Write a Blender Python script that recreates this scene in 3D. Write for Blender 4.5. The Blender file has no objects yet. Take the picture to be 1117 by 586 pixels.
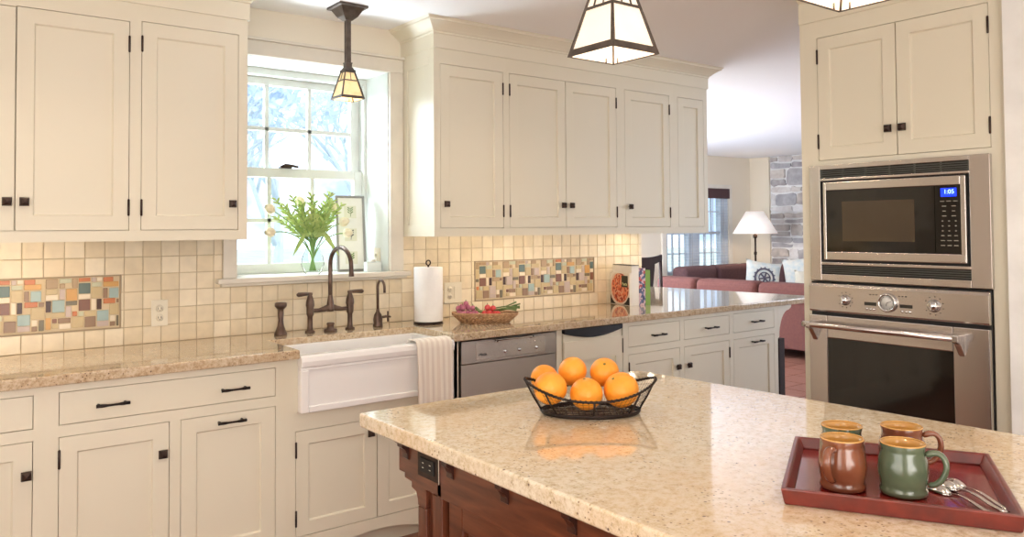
import bpy, bmesh, math, random
from mathutils import Vector, Matrix
C = bpy.context.scene.collection
R = math.radians
PI = math.pi
random.seed(7)

# ------------------------------------------------------------------ camera, sky, lights, exposure
F_PX, CX, CY = 865.58, 558.5, 224.83
YAW, PITCH, ROLL = 0.652194, -0.0280618, -0.0072191
CAM_H = 1.41
def cam_axes():
    a = YAW
    base = Matrix(((math.cos(a), -math.sin(a), 0), (0, 0, -1), (math.sin(a), math.cos(a), 0)))
    P = Matrix(((1, 0, 0), (0, math.cos(PITCH), -math.sin(PITCH)), (0, math.sin(PITCH), math.cos(PITCH))))
    Q = Matrix(((math.cos(ROLL), -math.sin(ROLL), 0), (math.sin(ROLL), math.cos(ROLL), 0), (0, 0, 1)))
    return Q @ P @ base
M = cam_axes()
cd = bpy.data.cameras.new('camera')
cam = bpy.data.objects.new('camera', cd); C.objects.link(cam)
cd.sensor_width = 36; cd.lens = F_PX / 1117 * 36
cd.shift_y = (CY - 293) / 1117; cd.shift_x = 0
cd.clip_start = 0.05; cd.clip_end = 200
mw = Matrix.Identity(4)
for i in range(3):
    mw[i][0] = M[0][i]; mw[i][1] = -M[1][i]; mw[i][2] = -M[2][i]
mw[2][3] = CAM_H
cam.matrix_world = mw
bpy.context.scene.camera = cam
vs = bpy.context.scene.view_settings
vs.view_transform = 'Standard'; vs.look = 'None'; vs.exposure = 0.0; vs.gamma = 1; vs.use_curve_mapping = False
bpy.context.scene.cycles.max_bounces = 8
bpy.context.scene.cycles.diffuse_bounces = 5
bpy.context.scene.cycles.glossy_bounces = 4
bpy.context.scene.cycles.transparent_max_bounces = 12
bpy.context.scene.cycles.sample_clamp_indirect = 6
bpy.context.scene.cycles.caustics_reflective = False
bpy.context.scene.cycles.caustics_refractive = False

w = bpy.data.worlds.new('sky'); bpy.context.scene.world = w; w.use_nodes = True
nt = w.node_tree; bg = nt.nodes['Background']
tc = nt.nodes.new('ShaderNodeTexCoord'); nz = nt.nodes.new('ShaderNodeTexNoise'); rp = nt.nodes.new('ShaderNodeValToRGB')
nz.inputs['Scale'].default_value = 9; nz.inputs['Detail'].default_value = 5
rp.color_ramp.elements[0].position = .38; rp.color_ramp.elements[0].color = (.28, .36, .48, 1)
rp.color_ramp.elements[1].position = .6; rp.color_ramp.elements[1].color = (.88, .94, 1, 1)
nt.links.new(tc.outputs['Generated'], nz.inputs['Vector']); nt.links.new(nz.outputs['Fac'], rp.inputs['Fac'])
nt.links.new(rp.outputs['Color'], bg.inputs['Color']); bg.inputs['Strength'].default_value = 3.0

def area(name, loc, to, sx, sy, power, col, spread=180, vis_gloss=True):
    l = bpy.data.lights.new(name, 'AREA'); l.shape = 'RECTANGLE'; l.size = sx; l.size_y = sy
    l.energy = power; l.color = col; l.spread = R(spread)
    o = bpy.data.objects.new(name, l); C.objects.link(o); o.location = loc
    o.rotation_euler = (Vector(to) - Vector(loc)).to_track_quat('-Z', 'Y').to_euler()
    return o
def spot(name, loc, to, power, col, angle=120, r=.05):
    l = bpy.data.lights.new(name, 'SPOT'); l.energy = power; l.color = col; l.spot_size = R(angle); l.spot_blend = .8; l.shadow_soft_size = r
    o = bpy.data.objects.new(name, l); C.objects.link(o); o.location = loc
    o.rotation_euler = (Vector(to) - Vector(loc)).to_track_quat('-Z', 'Y').to_euler()
    return o
WARM = (1, .88, .74); NEUT = (1, .965, .92); DAY = (.80, .89, 1)
# sky portals at the two windows, then added fill lamps with no window built
def portal(name, loc, to, sx, sy):
    o = area(name, loc, to, sx, sy, 1, (1, 1, 1)); o.data.cycles.is_portal = True; return o
portal('sky_portal_sink_window', (1.64, 4.20, 1.70), (1.64, 0, 1.70), .90, 1.15)
portal('sky_portal_far_window', (9.33, 7.95, 1.35), (9.33, 0, 1.35), 1.5, 1.35)
area('added_sky_fill', (.7, 5.7, 3.0), (1.9, 3.6, 1.5), 2.4, 1.4, 420, (.84, .92, 1))  # added lamp outside, out of view, makes the window reveal glow
area('added_ground_fill', (1.7, 5.4, .1), (1.7, 3.0, 2.3), 2.4, 1.0, 330, (.86, .93, 1))  # unseen lamp below the sill, added to lift the ceiling like ground bounce
area('added_fill_behind_camera', (.2, -2.35, 1.3), (1.8, 2.2, 3.3), 2.6, 1.9, 125, NEUT)  # added soft fill tilted up at the ceiling; no window there
area('added_fill_left', (-1.2, .9, 1.4), (2.6, 1.9, 3.2), 2.4, 1.6, 46, NEUT)  # added fill at the left wall, where no window is built
area('added_fill_family_back', (6.0, 7.5, 1.35), (6.8, 2, 2.6), 3.0, 1.8, 215, (.68, .82, 1))  # hidden behind the kitchen wall, added to brighten the family-room ceiling
area('added_fill_family_left', (4.12, 6.0, 1.5), (9, 5.6, 1.6), 2.0, 1.8, 120, (.86, .92, 1))  # extra lamp out of sight, added for the stone wall and sofa
area('added_fill_family_side', (10.5, .6, 1.5), (7.0, 5.0, 2.9), 3.0, 2.0, 190, (.70, .83, 1))  # added lamp at the unseen right wall, for ceiling and sofas
area('added_fill_family_front', (7.4, -2.3, 1.5), (8.4, 6, 2.6), 3.5, 2.0, 60, (.80, .89, 1))  # weak fill added at the unseen front wall, no opening there

# ------------------------------------------------------------------ materials
def newmat(name):
    m = bpy.data.materials.new(name); m.use_nodes = True
    return m, m.node_tree, m.node_tree.nodes['Principled BSDF']
def lin(c):
    return tuple(((v / 255) / 12.92 if v / 255 <= .04045 else ((v / 255 + .055) / 1.055) ** 2.4) for v in c) + (1,)
def mat(name, rgb, rough=.5, metal=0, noise=None, bump=0, bscale=60, spec=.5, coat=0, emit=None, estr=0):
    """rgb = sRGB 0-255; noise=(scale, second colour, amount)"""
    m, nt, b = newmat(name)
    b.inputs['Base Color'].default_value = lin(rgb); b.inputs['Roughness'].default_value = rough
    b.inputs['Metallic'].default_value = metal; b.inputs['Specular IOR Level'].default_value = spec
    b.inputs['Coat Weight'].default_value = coat; b.inputs['Coat Roughness'].default_value = .08
    tc = nt.nodes.new('ShaderNodeTexCoord')
    sc, c2, amt = noise if noise else (6, tuple(v * .95 for v in rgb), 1)
    n = nt.nodes.new('ShaderNodeTexNoise'); n.inputs['Scale'].default_value = sc; n.inputs['Detail'].default_value = 4
    r = nt.nodes.new('ShaderNodeValToRGB'); r.color_ramp.elements[0].position = .35; r.color_ramp.elements[1].position = .65
    r.color_ramp.elements[0].color = lin(c2); r.color_ramp.elements[1].color = lin(rgb)
    nt.links.new(tc.outputs['Object'], n.inputs['Vector']); nt.links.new(n.outputs['Fac'], r.inputs['Fac'])
    nt.links.new(r.outputs['Color'], b.inputs['Base Color'])
    if bump:
        n2 = nt.nodes.new('ShaderNodeTexNoise'); n2.inputs['Scale'].default_value = bscale
        bp = nt.nodes.new('ShaderNodeBump'); bp.inputs['Strength'].default_value = bump; bp.inputs['Distance'].default_value = .003
        nt.links.new(tc.outputs['Object'], n2.inputs['Vector']); nt.links.new(n2.outputs['Fac'], bp.inputs['Height']); nt.links.new(bp.outputs['Normal'], b.inputs['Normal'])
    if emit:
        b.inputs['Emission Color'].default_value = lin(emit); b.inputs['Emission Strength'].default_value = estr
    return m

def granite(name, cols, big, bigc, rough=.07):
    m, nt, b = newmat(name)
    L = nt.links.new; N = nt.nodes.new
    g = N('ShaderNodeNewGeometry')
    def noise(s, d=6, r=.6):
        n = N('ShaderNodeTexNoise'); n.inputs['Scale'].default_value = s; n.inputs['Detail'].default_value = d; n.inputs['Roughness'].default_value = r
        L(g.outputs['Position'], n.inputs['Vector']); return n
    def ramp(src, stops):
        r = N('ShaderNodeValToRGB'); e = r.color_ramp.elements
        e[0].position, e[0].color = stops[0]; e[1].position, e[1].color = stops[-1]
        for p, c in stops[1:-1]:
            q = e.new(p); q.color = c
        L(src, r.inputs['Fac']); return r
    def mix(a, bb, fac):
        x = N('ShaderNodeMix'); x.data_type = 'RGBA'; L(fac, x.inputs['Factor']); L(a, x.inputs['A'])
        if isinstance(bb, tuple): x.inputs['B'].default_value = bb
        else: L(bb, x.inputs['B'])
        return x.outputs['Result']
    fine = ramp(noise(62, 10, .82).outputs['Fac'], [(.30, lin(cols[0])), (.42, lin(cols[1])), (.52, lin(cols[2])), (.68, lin(cols[3]))])
    bgn = ramp(noise(big, 5, .6).outputs['Fac'], [(.40, (0, 0, 0, 1)), (.66, (1, 1, 1, 1))])
    k = N('ShaderNodeMath'); k.operation = 'MULTIPLY'; k.inputs[1].default_value = .42; L(bgn.outputs['Color'], k.inputs[0])
    col = mix(fine.outputs['Color'], lin(bigc), k.outputs[0])
    v = N('ShaderNodeTexVoronoi'); v.inputs['Scale'].default_value = 85; v.inputs['Randomness'].default_value = 1; L(g.outputs['Position'], v.inputs['Vector'])
    sp = ramp(v.outputs['Distance'], [(.16, (1, 1, 1, 1)), (.24, (0, 0, 0, 1))])
    n3 = ramp(noise(9, 3).outputs['Fac'], [(.44, (0, 0, 0, 1)), (.60, (1, 1, 1, 1))])
    mm = N('ShaderNodeMath'); mm.operation = 'MULTIPLY'; L(sp.outputs['Color'], mm.inputs[0]); L(n3.outputs['Color'], mm.inputs[1])
    col = mix(col, lin(cols[4]), mm.outputs[0])
    v2 = N('ShaderNodeTexVoronoi'); v2.inputs['Scale'].default_value = 24; L(g.outputs['Position'], v2.inputs['Vector'])
    s2 = ramp(v2.outputs['Distance'], [(.05, (1, 1, 1, 1)), (.09, (0, 0, 0, 1))])
    col = mix(col, lin(cols[5]), s2.outputs['Color'])
    L(col, b.inputs['Base Color']); b.inputs['Roughness'].default_value = rough; b.inputs['Specular IOR Level'].default_value = .6; b.inputs['Coat Weight'].default_value = .5; b.inputs['Coat Roughness'].default_value = .03
    return m

def tile_mat(name, base, alt, rough=.3):
    m, nt, b = newmat(name); L = nt.links.new
    g = nt.nodes.new('ShaderNodeNewGeometry'); r = nt.nodes.new('ShaderNodeValToRGB')
    r.color_ramp.elements[0].color = lin(base); r.color_ramp.elements[1].color = lin(alt)
    L(g.outputs['Random Per Island'], r.inputs['Fac'])
    n = nt.nodes.new('ShaderNodeTexNoise'); n.inputs['Scale'].default_value = 18; L(g.outputs['Position'], n.inputs['Vector'])
    mx = nt.nodes.new('ShaderNodeMix'); mx.data_type = 'RGBA'; mx.blend_type = 'MULTIPLY'; mx.inputs['Factor'].default_value = .25
    L(r.outputs['Color'], mx.inputs['A']); L(n.outputs['Fac'], mx.inputs['B'])
    hs = nt.nodes.new('ShaderNodeHueSaturation'); hs.inputs['Value'].default_value = 1.12; L(mx.outputs['Result'], hs.inputs['Color'])
    L(hs.outputs['Color'], b.inputs['Base Color']); b.inputs['Roughness'].default_value = rough
    bp = nt.nodes.new('ShaderNodeBump'); bp.inputs['Strength'].default_value = .25; bp.inputs['Distance'].default_value = .01
    L(n.outputs['Fac'], bp.inputs['Height']); L(bp.outputs['Normal'], b.inputs['Normal'])
    return m

def wood_mat(name, c1, c2, rough=.3, scale=(1, 12, 12), coat=.3):
    m, nt, b = newmat(name); L = nt.links.new
    tc = nt.nodes.new('ShaderNodeTexCoord'); mp = nt.nodes.new('ShaderNodeMapping'); mp.inputs['Scale'].default_value = scale
    n = nt.nodes.new('ShaderNodeTexNoise'); n.inputs['Scale'].default_value = 5; n.inputs['Detail'].default_value = 7; n.inputs['Distortion'].default_value = .6
    r = nt.nodes.new('ShaderNodeValToRGB'); r.color_ramp.elements[0].position = .3; r.color_ramp.elements[1].position = .72
    r.color_ramp.elements[0].color = lin(c1); r.color_ramp.elements[1].color = lin(c2)
    L(tc.outputs['Object'], mp.inputs['Vector']); L(mp.outputs['Vector'], n.inputs['Vector']); L(n.outputs['Fac'], r.inputs['Fac']); L(r.outputs['Color'], b.inputs['Base Color'])
    b.inputs['Roughness'].default_value = rough; b.inputs['Coat Weight'].default_value = coat; b.inputs['Coat Roughness'].default_value = .15
    return m

def steel_mat(name, c, rough=.28, scale=(1, 1, 90)):
    m, nt, b = newmat(name); L = nt.links.new
    b.inputs['Base Color'].default_value = lin(c); b.inputs['Metallic'].default_value = 1
    tc = nt.nodes.new('ShaderNodeTexCoord'); mp = nt.nodes.new('ShaderNodeMapping'); mp.inputs['Scale'].default_value = scale
    n = nt.nodes.new('ShaderNodeTexNoise'); n.inputs['Scale'].default_value = 6
    mr = nt.nodes.new('ShaderNodeMapRange'); mr.inputs['To Min'].default_value = rough - .01; mr.inputs['To Max'].default_value = rough + .03
    L(tc.outputs['Object'], mp.inputs['Vector']); L(mp.outputs['Vector'], n.inputs['Vector']); L(n.outputs['Fac'], mr.inputs['Value']); L(mr.outputs['Result'], b.inputs['Roughness'])
    return m

def glass_mat(name, tint=(1, 1, 1), refl=.06, clear=.93):
    m, nt, b = newmat(name); nt.nodes.remove(b); L = nt.links.new; N = nt.nodes.new
    out = nt.nodes['Material Output']; t = N('ShaderNodeBsdfTransparent'); gl = N('ShaderNodeBsdfGlossy'); mx = N('ShaderNodeMixShader'); lw = N('ShaderNodeLayerWeight')
    lw.inputs['Blend'].default_value = refl * 2
    t.inputs['Color'].default_value = (tint[0] * clear, tint[1] * clear, tint[2] * clear, 1); gl.inputs['Roughness'].default_value = .01
    L(lw.outputs['Fresnel'], mx.inputs['Fac']); L(t.outputs[0], mx.inputs[1]); L(gl.outputs[0], mx.inputs[2]); L(mx.outputs[0], out.inputs['Surface'])
    return m

def stripe_mat(name, a, bcol, freq, axis=0, rough=.8):
    m, nt, b = newmat(name); L = nt.links.new
    tc = nt.nodes.new('ShaderNodeTexCoord'); wv = nt.nodes.new('ShaderNodeTexWave'); wv.wave_type = 'BANDS'; wv.bands_direction = 'XYZ'[axis]
    wv.inputs['Scale'].default_value = freq; r = nt.nodes.new('ShaderNodeValToRGB')
    r.color_ramp.elements[0].position = .45; r.color_ramp.elements[1].position = .6
    r.color_ramp.elements[0].color = lin(a); r.color_ramp.elements[1].color = lin(bcol)
    L(tc.outputs['Object'], wv.inputs['Vector']); L(wv.outputs['Fac'], r.inputs['Fac']); L(r.outputs['Color'], b.inputs['Base Color']); b.inputs['Roughness'].default_value = rough
    return m

CREAM = mat('cream_paint', (225, 218, 199), .42, noise=(1.5, (223, 216, 196), 1))
TRIMC = mat('trim_paint', (226, 219, 206), .45)
WALLC = mat('wall_paint', (232, 224, 208), .8, noise=(2, (231, 223, 207), 1))
CEIL = mat('ceiling_paint', (246, 246, 248), .95, noise=(1, (245, 245, 247), 1))
FARWALL = mat('family_wall_paint', (226, 214, 194), .85, noise=(2, (225, 213, 193), 1))
PURE = mat('window_paint', (220, 223, 218), .4)
BRONZE = mat('oil_rubbed_bronze', (74, 60, 54), .35, metal=.75, noise=(20, (50, 38, 34), 1))
BLACKM = mat('blackened_pull', (38, 30, 27), .4, metal=.6)
ISLG = granite('island_granite', [(136, 118, 94), (198, 180, 148), (222, 208, 184), (235, 228, 212), (124, 98, 76), (118, 98, 88)], 3.0, (214, 172, 118))
PERG = granite('perimeter_granite', [(112, 90, 70), (174, 150, 120), (206, 188, 160), (226, 214, 194), (92, 66, 52), (80, 60, 52)], 5.0, (188, 156, 118))
TILE = tile_mat('cream_tile', (222, 206, 176), (238, 226, 202))
GROUT = mat('grout', (205, 188, 158), .9)
CHERRY = wood_mat('cherry_wood', (78, 40, 26), (118, 66, 42), .28, (10, 1.2, 10))
CHERRYD = wood_mat('dark_cherry_wood', (46, 24, 18), (70, 36, 26), .3, (10, 10, 1.2))
CHERRYX = wood_mat('cherry_wood_upright', (72, 36, 24), (110, 60, 38), .28, (10, 10, 1.2))
DARKW = wood_mat('dark_wood', (30, 13, 9), (50, 23, 17), .7, (12, 12, 1.2), 0)
STEEL = steel_mat('brushed_steel', (208, 202, 198), .25)
STEELD = steel_mat('dishwasher_steel', (192, 186, 182), .28)
CHROME = mat('chrome', (225, 225, 225), .1, metal=1)
BLKG = mat('black_glass', (10, 8, 8), .06, spec=.7)
BLACK = mat('black_plastic', (16, 16, 18), .45)
CERAM = mat('white_fireclay', (244, 242, 240), .12, spec=.6, noise=(2, (242, 240, 238), 1))
PLATE = mat('ivory_plate', (236, 228, 208), .35)
WHITE = mat('white_matte', (242, 242, 240), .8)
GLASS = glass_mat('clear_glass')
WGLASS = glass_mat('window_glass', (.97, .99, 1), .03, .97)
ORANGE = mat('orange_peel', (248, 164, 52), .42, noise=(14, (244, 150, 40), 1), bump=.35, bscale=130)
WIRE = mat('dark_wire', (44, 34, 30), .45, metal=.5)
FLOORW = wood_mat('kitchen_floor_wood', (112, 58, 36), (150, 86, 54), .3, (1.5, 14, 1))
SOFA = mat('mauve_upholstery', (104, 60, 51), .9, noise=(40, (94, 52, 46), 1), bump=.3, bscale=300)
SOFA2 = mat('plum_upholstery', (96, 66, 66), .9, noise=(40, (86, 58, 60), 1), bump=.3, bscale=300)

# ------------------------------------------------------------------ mesh helpers
class MB:
    def __init__(s): s.v = []; s.f = []; s.mi = []; s.m = 0; s.sm = []
    def add(s, vs, fs, smooth=False):
        o = len(s.v); s.v += [tuple(p) for p in vs]
        for f in fs:
            s.f.append([i + o for i in f]); s.mi.append(s.m); s.sm.append(smooth)
        return s
    def box(s, x0, x1, y0, y1, z0, z1):
        vs = [(x, y, z) for z in (z0, z1) for y in (y0, y1) for x in (x0, x1)]
        return s.add(vs, [(0, 2, 3, 1), (4, 5, 7, 6), (0, 1, 5, 4), (2, 6, 7, 3), (0, 4, 6, 2), (1, 3, 7, 5)])
    def hexa(s, p):  # 8 pts: bottom 4 ccw, top 4 ccw
        return s.add(p, [(3, 2, 1, 0), (4, 5, 6, 7), (0, 1, 5, 4), (1, 2, 6, 5), (2, 3, 7, 6), (3, 0, 4, 7)])
    def prism(s, poly, axis, a, b):
        """poly list of 2-tuples; axis = extrude axis 0/1/2"""
        def P(u, v, t): return [(t, u, v), (u, t, v), (u, v, t)][axis]
        n = len(poly); vs = [P(u, v, a) for u, v in poly] + [P(u, v, b) for u, v in poly]
        fs = [list(range(n))[::-1], [i + n for i in range(n)]] + [(i, (i + 1) % n, (i + 1) % n + n, i + n) for i in range(n)]
        return s.add(vs, fs)
    def lathe(s, prof, c=(0, 0, 0), n=24, smooth=True, axis=2, cap=True):
        vs = []; fs = []
        for r, h in prof:
            for i in range(n):
                a = 2 * PI * i / n; p = (r * math.cos(a), r * math.sin(a), h)
                if axis == 0: p = (p[2], p[0], p[1])
                if axis == 1: p = (p[1], p[2], p[0])
                vs.append((p[0] + c[0], p[1] + c[1], p[2] + c[2]))
        k = len(prof)
        for j in range(k - 1):
            for i in range(n):
                fs.append((j * n + i, j * n + (i + 1) % n, (j + 1) * n + (i + 1) % n, (j + 1) * n + i))
        if prof[0][0] > 1e-6: fs.append(list(range(n))[::-1])
        if cap and prof[-1][0] > 1e-6: fs.append([(k - 1) * n + i for i in range(n)])
        return s.add(vs, fs, smooth)
    def tube(s, pts, r, n=10, closed=False, smooth=True):
        pts = [Vector(p) for p in pts]; k = len(pts); rr = r if isinstance(r, (list, tuple)) else [r] * k
        vs = []; prev = None
        for i, p in enumerate(pts):
            if closed: t = pts[(i + 1) % k] - pts[i - 1]
            else: t = pts[min(i + 1, k - 1)] - pts[max(i - 1, 0)]
            t.normalize()
            if prev is None:
                u = t.orthogonal().normalized()
            else:
                u = (prev - t * prev.dot(t))
                u = u.normalized() if u.length > 1e-6 else t.orthogonal().normalized()
            prev = u; w_ = t.cross(u)
            for j in range(n):
                a = 2 * PI * j / n; vs.append(p + (u * math.cos(a) + w_ * math.sin(a)) * rr[i])
        fs = []
        for i in range(k if closed else k - 1):
            q = (i + 1) % k
            for j in range(n): fs.append((i * n + j, i * n + (j + 1) % n, q * n + (j + 1) % n, q * n + j))
        if not closed: fs += [list(range(n))[::-1], [(k - 1) * n + j for j in range(n)]]
        return s.add(vs, fs, smooth)
    def ball(s, c, r, n=16, m=10, sc=(1, 1, 1)):
        pr = [(r * math.sin(PI * j / m), -r * math.cos(PI * j / m)) for j in range(m + 1)]
        o = len(s.v); s.lathe([(max(a, 1e-5), b) for a, b in pr], (0, 0, 0), n)
        for i in range(o, len(s.v)):
            v = s.v[i]; s.v[i] = (v[0] * sc[0] + c[0], v[1] * sc[1] + c[1], v[2] * sc[2] + c[2])
        return s
    def build(s, name, mats, parent=None, loc=(0, 0, 0), rotz=0, bevel=0, seg=2, sub=0, weld=True):
        me = bpy.data.meshes.new(name); me.from_pydata(s.v, [], s.f)
        if not isinstance(mats, (list, tuple)): mats = [mats]
        for m in mats: me.materials.append(m)
        for p, i, k in zip(me.polygons, s.mi, s.sm): p.material_index = min(i, len(mats) - 1); p.use_smooth = k
        if weld:
            bm = bmesh.new(); bm.from_mesh(me); bmesh.ops.recalc_face_normals(bm, faces=bm.faces); bm.to_mesh(me); bm.free()
        o = bpy.data.objects.new(name, me); C.objects.link(o); o.location = loc; o.rotation_euler = (0, 0, rotz)
        if parent: o.parent = parent
        if bevel:
            b = o.modifiers.new('bevel', 'BEVEL'); b.width = bevel; b.segments = seg; b.limit_method = 'ANGLE'; b.angle_limit = R(40)
        if sub:
            q = o.modifiers.new('subdivision', 'SUBSURF'); q.levels = sub; q.render_levels = sub
        return o
def tag(o, label, cat, group=None, kind=None):
    if label: o['label'] = label
    if cat: o['category'] = cat
    if group: o['group'] = group
    if kind: o['kind'] = kind
    return o
def thing(name, label, cat, loc=(0, 0, 0), rotz=0, group=None, kind=None):
    o = bpy.data.objects.new(name, None); C.objects.link(o); o.location = loc; o.rotation_euler = (0, 0, rotz)
    o.empty_display_size = .1
    return tag(o, label, cat, group, kind)
def copy_tree(o, parent=None):
    c = o.copy(); C.objects.link(c)
    if parent: c.parent = parent
    for ch in o.children: copy_tree(ch, c)
    return c
def struct(o, label=None):
    o['kind'] = 'structure'
    if label: o['label'] = label
    return o
def text(body, name, mt, parent, loc, rot, size, ext=.0004, align='CENTER'):
    cu = bpy.data.curves.new(name, 'FONT'); cu.body = body; cu.size = size; cu.extrude = ext; cu.align_x = align; cu.align_y = 'CENTER'
    cu.materials.append(mt); tmp = bpy.data.objects.new(name, cu); C.objects.link(tmp)
    me = bpy.data.meshes.new_from_object(tmp.evaluated_get(bpy.context.evaluated_depsgraph_get())); bpy.data.objects.remove(tmp)
    o = bpy.data.objects.new(name, me); C.objects.link(o); o.location = loc; o.rotation_euler = rot; o.parent = parent
    return o
def arc(c, r, a0, a1, n, plane='xz'):
    out = []
    for i in range(n + 1):
        a = a0 + (a1 - a0) * i / n; u = r * math.cos(a); v = r * math.sin(a)
        out.append((c[0] + u, c[1], c[2] + v) if plane == 'xz' else (c[0], c[1] + u, c[2] + v) if plane == 'yz' else (c[0] + u, c[1] + v, c[2]))
    return out

# ------------------------------------------------------------------ shell
W, U, B = 3.78, 3.45, 3.18           # back wall, upper cabinet faces, base cabinet faces
CZ = 2.485
KE = 3.99                             # where the kitchen wall stops
OX0, OX1, OZ0, OZ1 = 1.22, 2.055, 1.16, 2.255
b = MB()
b.box(-1.3, OX0, W, 4.16, 0, CZ); b.box(OX1, KE, W, 4.16, 0, CZ); b.box(OX0, OX1, W, 4.16, 0, OZ0); b.box(OX0, OX1, W, 4.16, OZ1, CZ)
struct(b.build('wall_back', WALLC))
b = MB(); b.box(-1.42, -1.3, -2.6, 4.16, 0, CZ); struct(b.build('wall_left', WALLC))
b = MB(); b.box(-1.42, 4.2, -2.6, -2.5, 0, CZ); struct(b.build('wall_front', WALLC))
b = MB(); b.box(3.27, 4.0, -2.5, 1.235, 0, CZ); struct(b.build('wall_right', WHITE), 'white wall beside the oven tower')
b = MB(); b.box(4.0, 10.72, -2.6, -2.5, 0, CZ); struct(b.build('wall_family_front', FARWALL))
b = MB(); b.box(3.87, 3.99, 4.16, 7.68, 0, CZ); struct(b.build('wall_family_left', FARWALL))
b = MB(); b.prism([(-1.42, -2.6), (10.9, -2.6), (10.9, 7.9), (3.87, 7.9), (3.87, 4.16), (-1.42, 4.16)], 2, CZ, CZ + .1); struct(b.build('ceiling', CEIL))
b = MB(); b.box(-1.42, 4.9, -2.6, 4.16, -.1, 0); struct(b.build('floor', FLOORW))
# family-room floor: terracotta tile
FT = tile_mat('terracotta_tile', (124, 80, 66), (138, 92, 76), .4)
b = MB()
for i in range(20):
    for j in range(34):
        x0 = 4.9 + i * .3; y0 = -2.5 + j * .3
        b.box(x0 + .004, x0 + .296, y0 + .004, y0 + .296, -.03, 0)
struct(b.build('floor_family', FT))
b = MB(); b.box(3.99, 10.9, -2.6, 8, -.15, -.006); struct(b.build('floor_family_base', mat('dark_grout', (110, 80, 66), .9)))
# far wall with window opening
FX0, FX1, FZ0, FZ1 = 8.62, 10.03, .72, 1.97
b = MB(); b.box(3.87, FX0, 7.68, 7.9, 0, CZ); b.box(FX1, 10.72, 7.68, 7.9, 0, CZ); b.box(FX0, FX1, 7.68, 7.9, 0, FZ0); b.box(FX0, FX1, 7.68, 7.9, FZ1, CZ)
struct(b.build('wall_family_back', FARWALL))
b = MB(); b.box(10.6, 10.72, 7.33, 7.68, 0, CZ); b.box(10.66, 10.78, -2.6, 7.33, 0, CZ)
struct(b.build('wall_family_right', FARWALL))
# stone wall
def stone_mat():
    m, nt, bb = newmat('fieldstone'); L = nt.links.new; N = nt.nodes.new
    g = N('ShaderNodeNewGeometry'); r = N('ShaderNodeValToRGB'); e = r.color_ramp.elements
    e[0].color = lin((150, 146, 150)); e[1].color = lin((214, 212, 214))
    for p, c in ((.25, (182, 172, 166)), (.5, (166, 164, 168)), (.75, (194, 184, 176))):
        q = e.new(p); q.color = lin(c)
    L(g.outputs['Random Per Island'], r.inputs['Fac'])
    n = N('ShaderNodeTexNoise'); n.inputs['Scale'].default_value = 9; n.inputs['Detail'].default_value = 8; L(g.outputs['Position'], n.inputs['Vector'])
    mx = N('ShaderNodeMix'); mx.data_type = 'RGBA'; mx.blend_type = 'OVERLAY'; mx.inputs['Factor'].default_value = .7
    L(r.outputs['Color'], mx.inputs['A']); L(n.outputs['Fac'], mx.inputs['B']); L(mx.outputs['Result'], bb.inputs['Base Color'])
    bp = N('ShaderNodeBump'); bp.inputs['Strength'].default_value = .6; bp.inputs['Distance'].default_value = .03; L(n.outputs['Fac'], bp.inputs['Height']); L(bp.outputs['Normal'], bb.inputs['Normal'])
    bb.inputs['Roughness'].default_value = .9
    return m
rs = random.Random(3); b = MB(); z = 0.0
while z < CZ - .02:
    h = rs.choice([.1, .14, .2, .27, .17]); h = min(h, CZ - z)
    y = 4.2 + rs.uniform(0, .2)
    while y < 7.33:
        wd = rs.uniform(.16, .52); y1 = min(y + wd, 7.33)
        rows = [(z, z + h)] if h < .17 or rs.random() < .6 else [(z, z + h * .45), (z + h * .45, z + h)]
        for za, zb in rows:
            g = .011; c = [(y + g, za + g), (y1 - g, za + g), (y1 - g, zb - g), (y + g, zb - g)]
            if y1 - y < .04 or zb - za < .03: continue
            poly = []
            for k in range(4):
                a, d = c[k], c[(k + 1) % 4]
                for t in (.12, .5, .88):
                    poly.append((a[0] + (d[0] - a[0]) * t + rs.uniform(-.012, .012), a[1] + (d[1] - a[1]) * t + rs.uniform(-.012, .012)))
            b.prism(poly, 0, 10.64 - rs.uniform(.005, .04), 10.68)
        y = y1
    z += h
b.m = 1; b.box(10.64, 10.68, 4.2, 7.33, 0, CZ)
struct(b.build('wall_family_stone', [stone_mat(), mat('mortar', (230, 229, 228), .95, bump=.5, bscale=40)], bevel=.012), 'grey fieldstone wall in the family room')

# outside ground
b = MB(); b.box(-40, 60, -30, 80, -.7, -.6); struct(b.build('ground_outside', mat('pale_lawn', (206, 214, 206), 1, noise=(1, (186, 200, 188), 1))))

# ------------------------------------------------------------------ backsplash tiles
MOS = [(-.2, .744), (2.606, 3.546)]; MZ0, MZ1 = .990, 1.222
def free(x0, x1, z0, z1):
    segs = [(x0, x1)]
    if z1 > 1.15:
        segs = [(a, d) for a, d in ((x0, min(x1, 1.177)), (max(x0, 2.136), x1)) if d - a > .006]
    out = []
    for a, d in segs:
        cut = [(a, d)]
        if z0 < MZ1 - .01 and z1 > MZ0 + .01:
            for m0, m1 in MOS:
                cut = [(p, q) for a2, d2 in cut for p, q in ((a2, min(d2, m0)), (max(a2, m1), d2)) if q - p > .006]
        out += cut
    return out
b = MB(); zs = [.914 + .0765 * i for i in range(6)] + [1.372]
rt = random.Random(5); g = .0016
for k in range(6):
    z0, z1 = zs[k], zs[k + 1]
    x = .908 - 18 * .0762
    while x < KE:
        for a, d in free(x, min(x + .0762, KE), z0, z1):
            t = rt.uniform(0, .0015)
            zt = min(z1, 1.155) if a > 1.17 and d < 2.14 and z1 > 1.15 else z1
            if zt - z0 > .01: b.box(a + g, d - g, W - .008 - t, W - .001, z0 + g, zt - g)
        x += .0762
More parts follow.
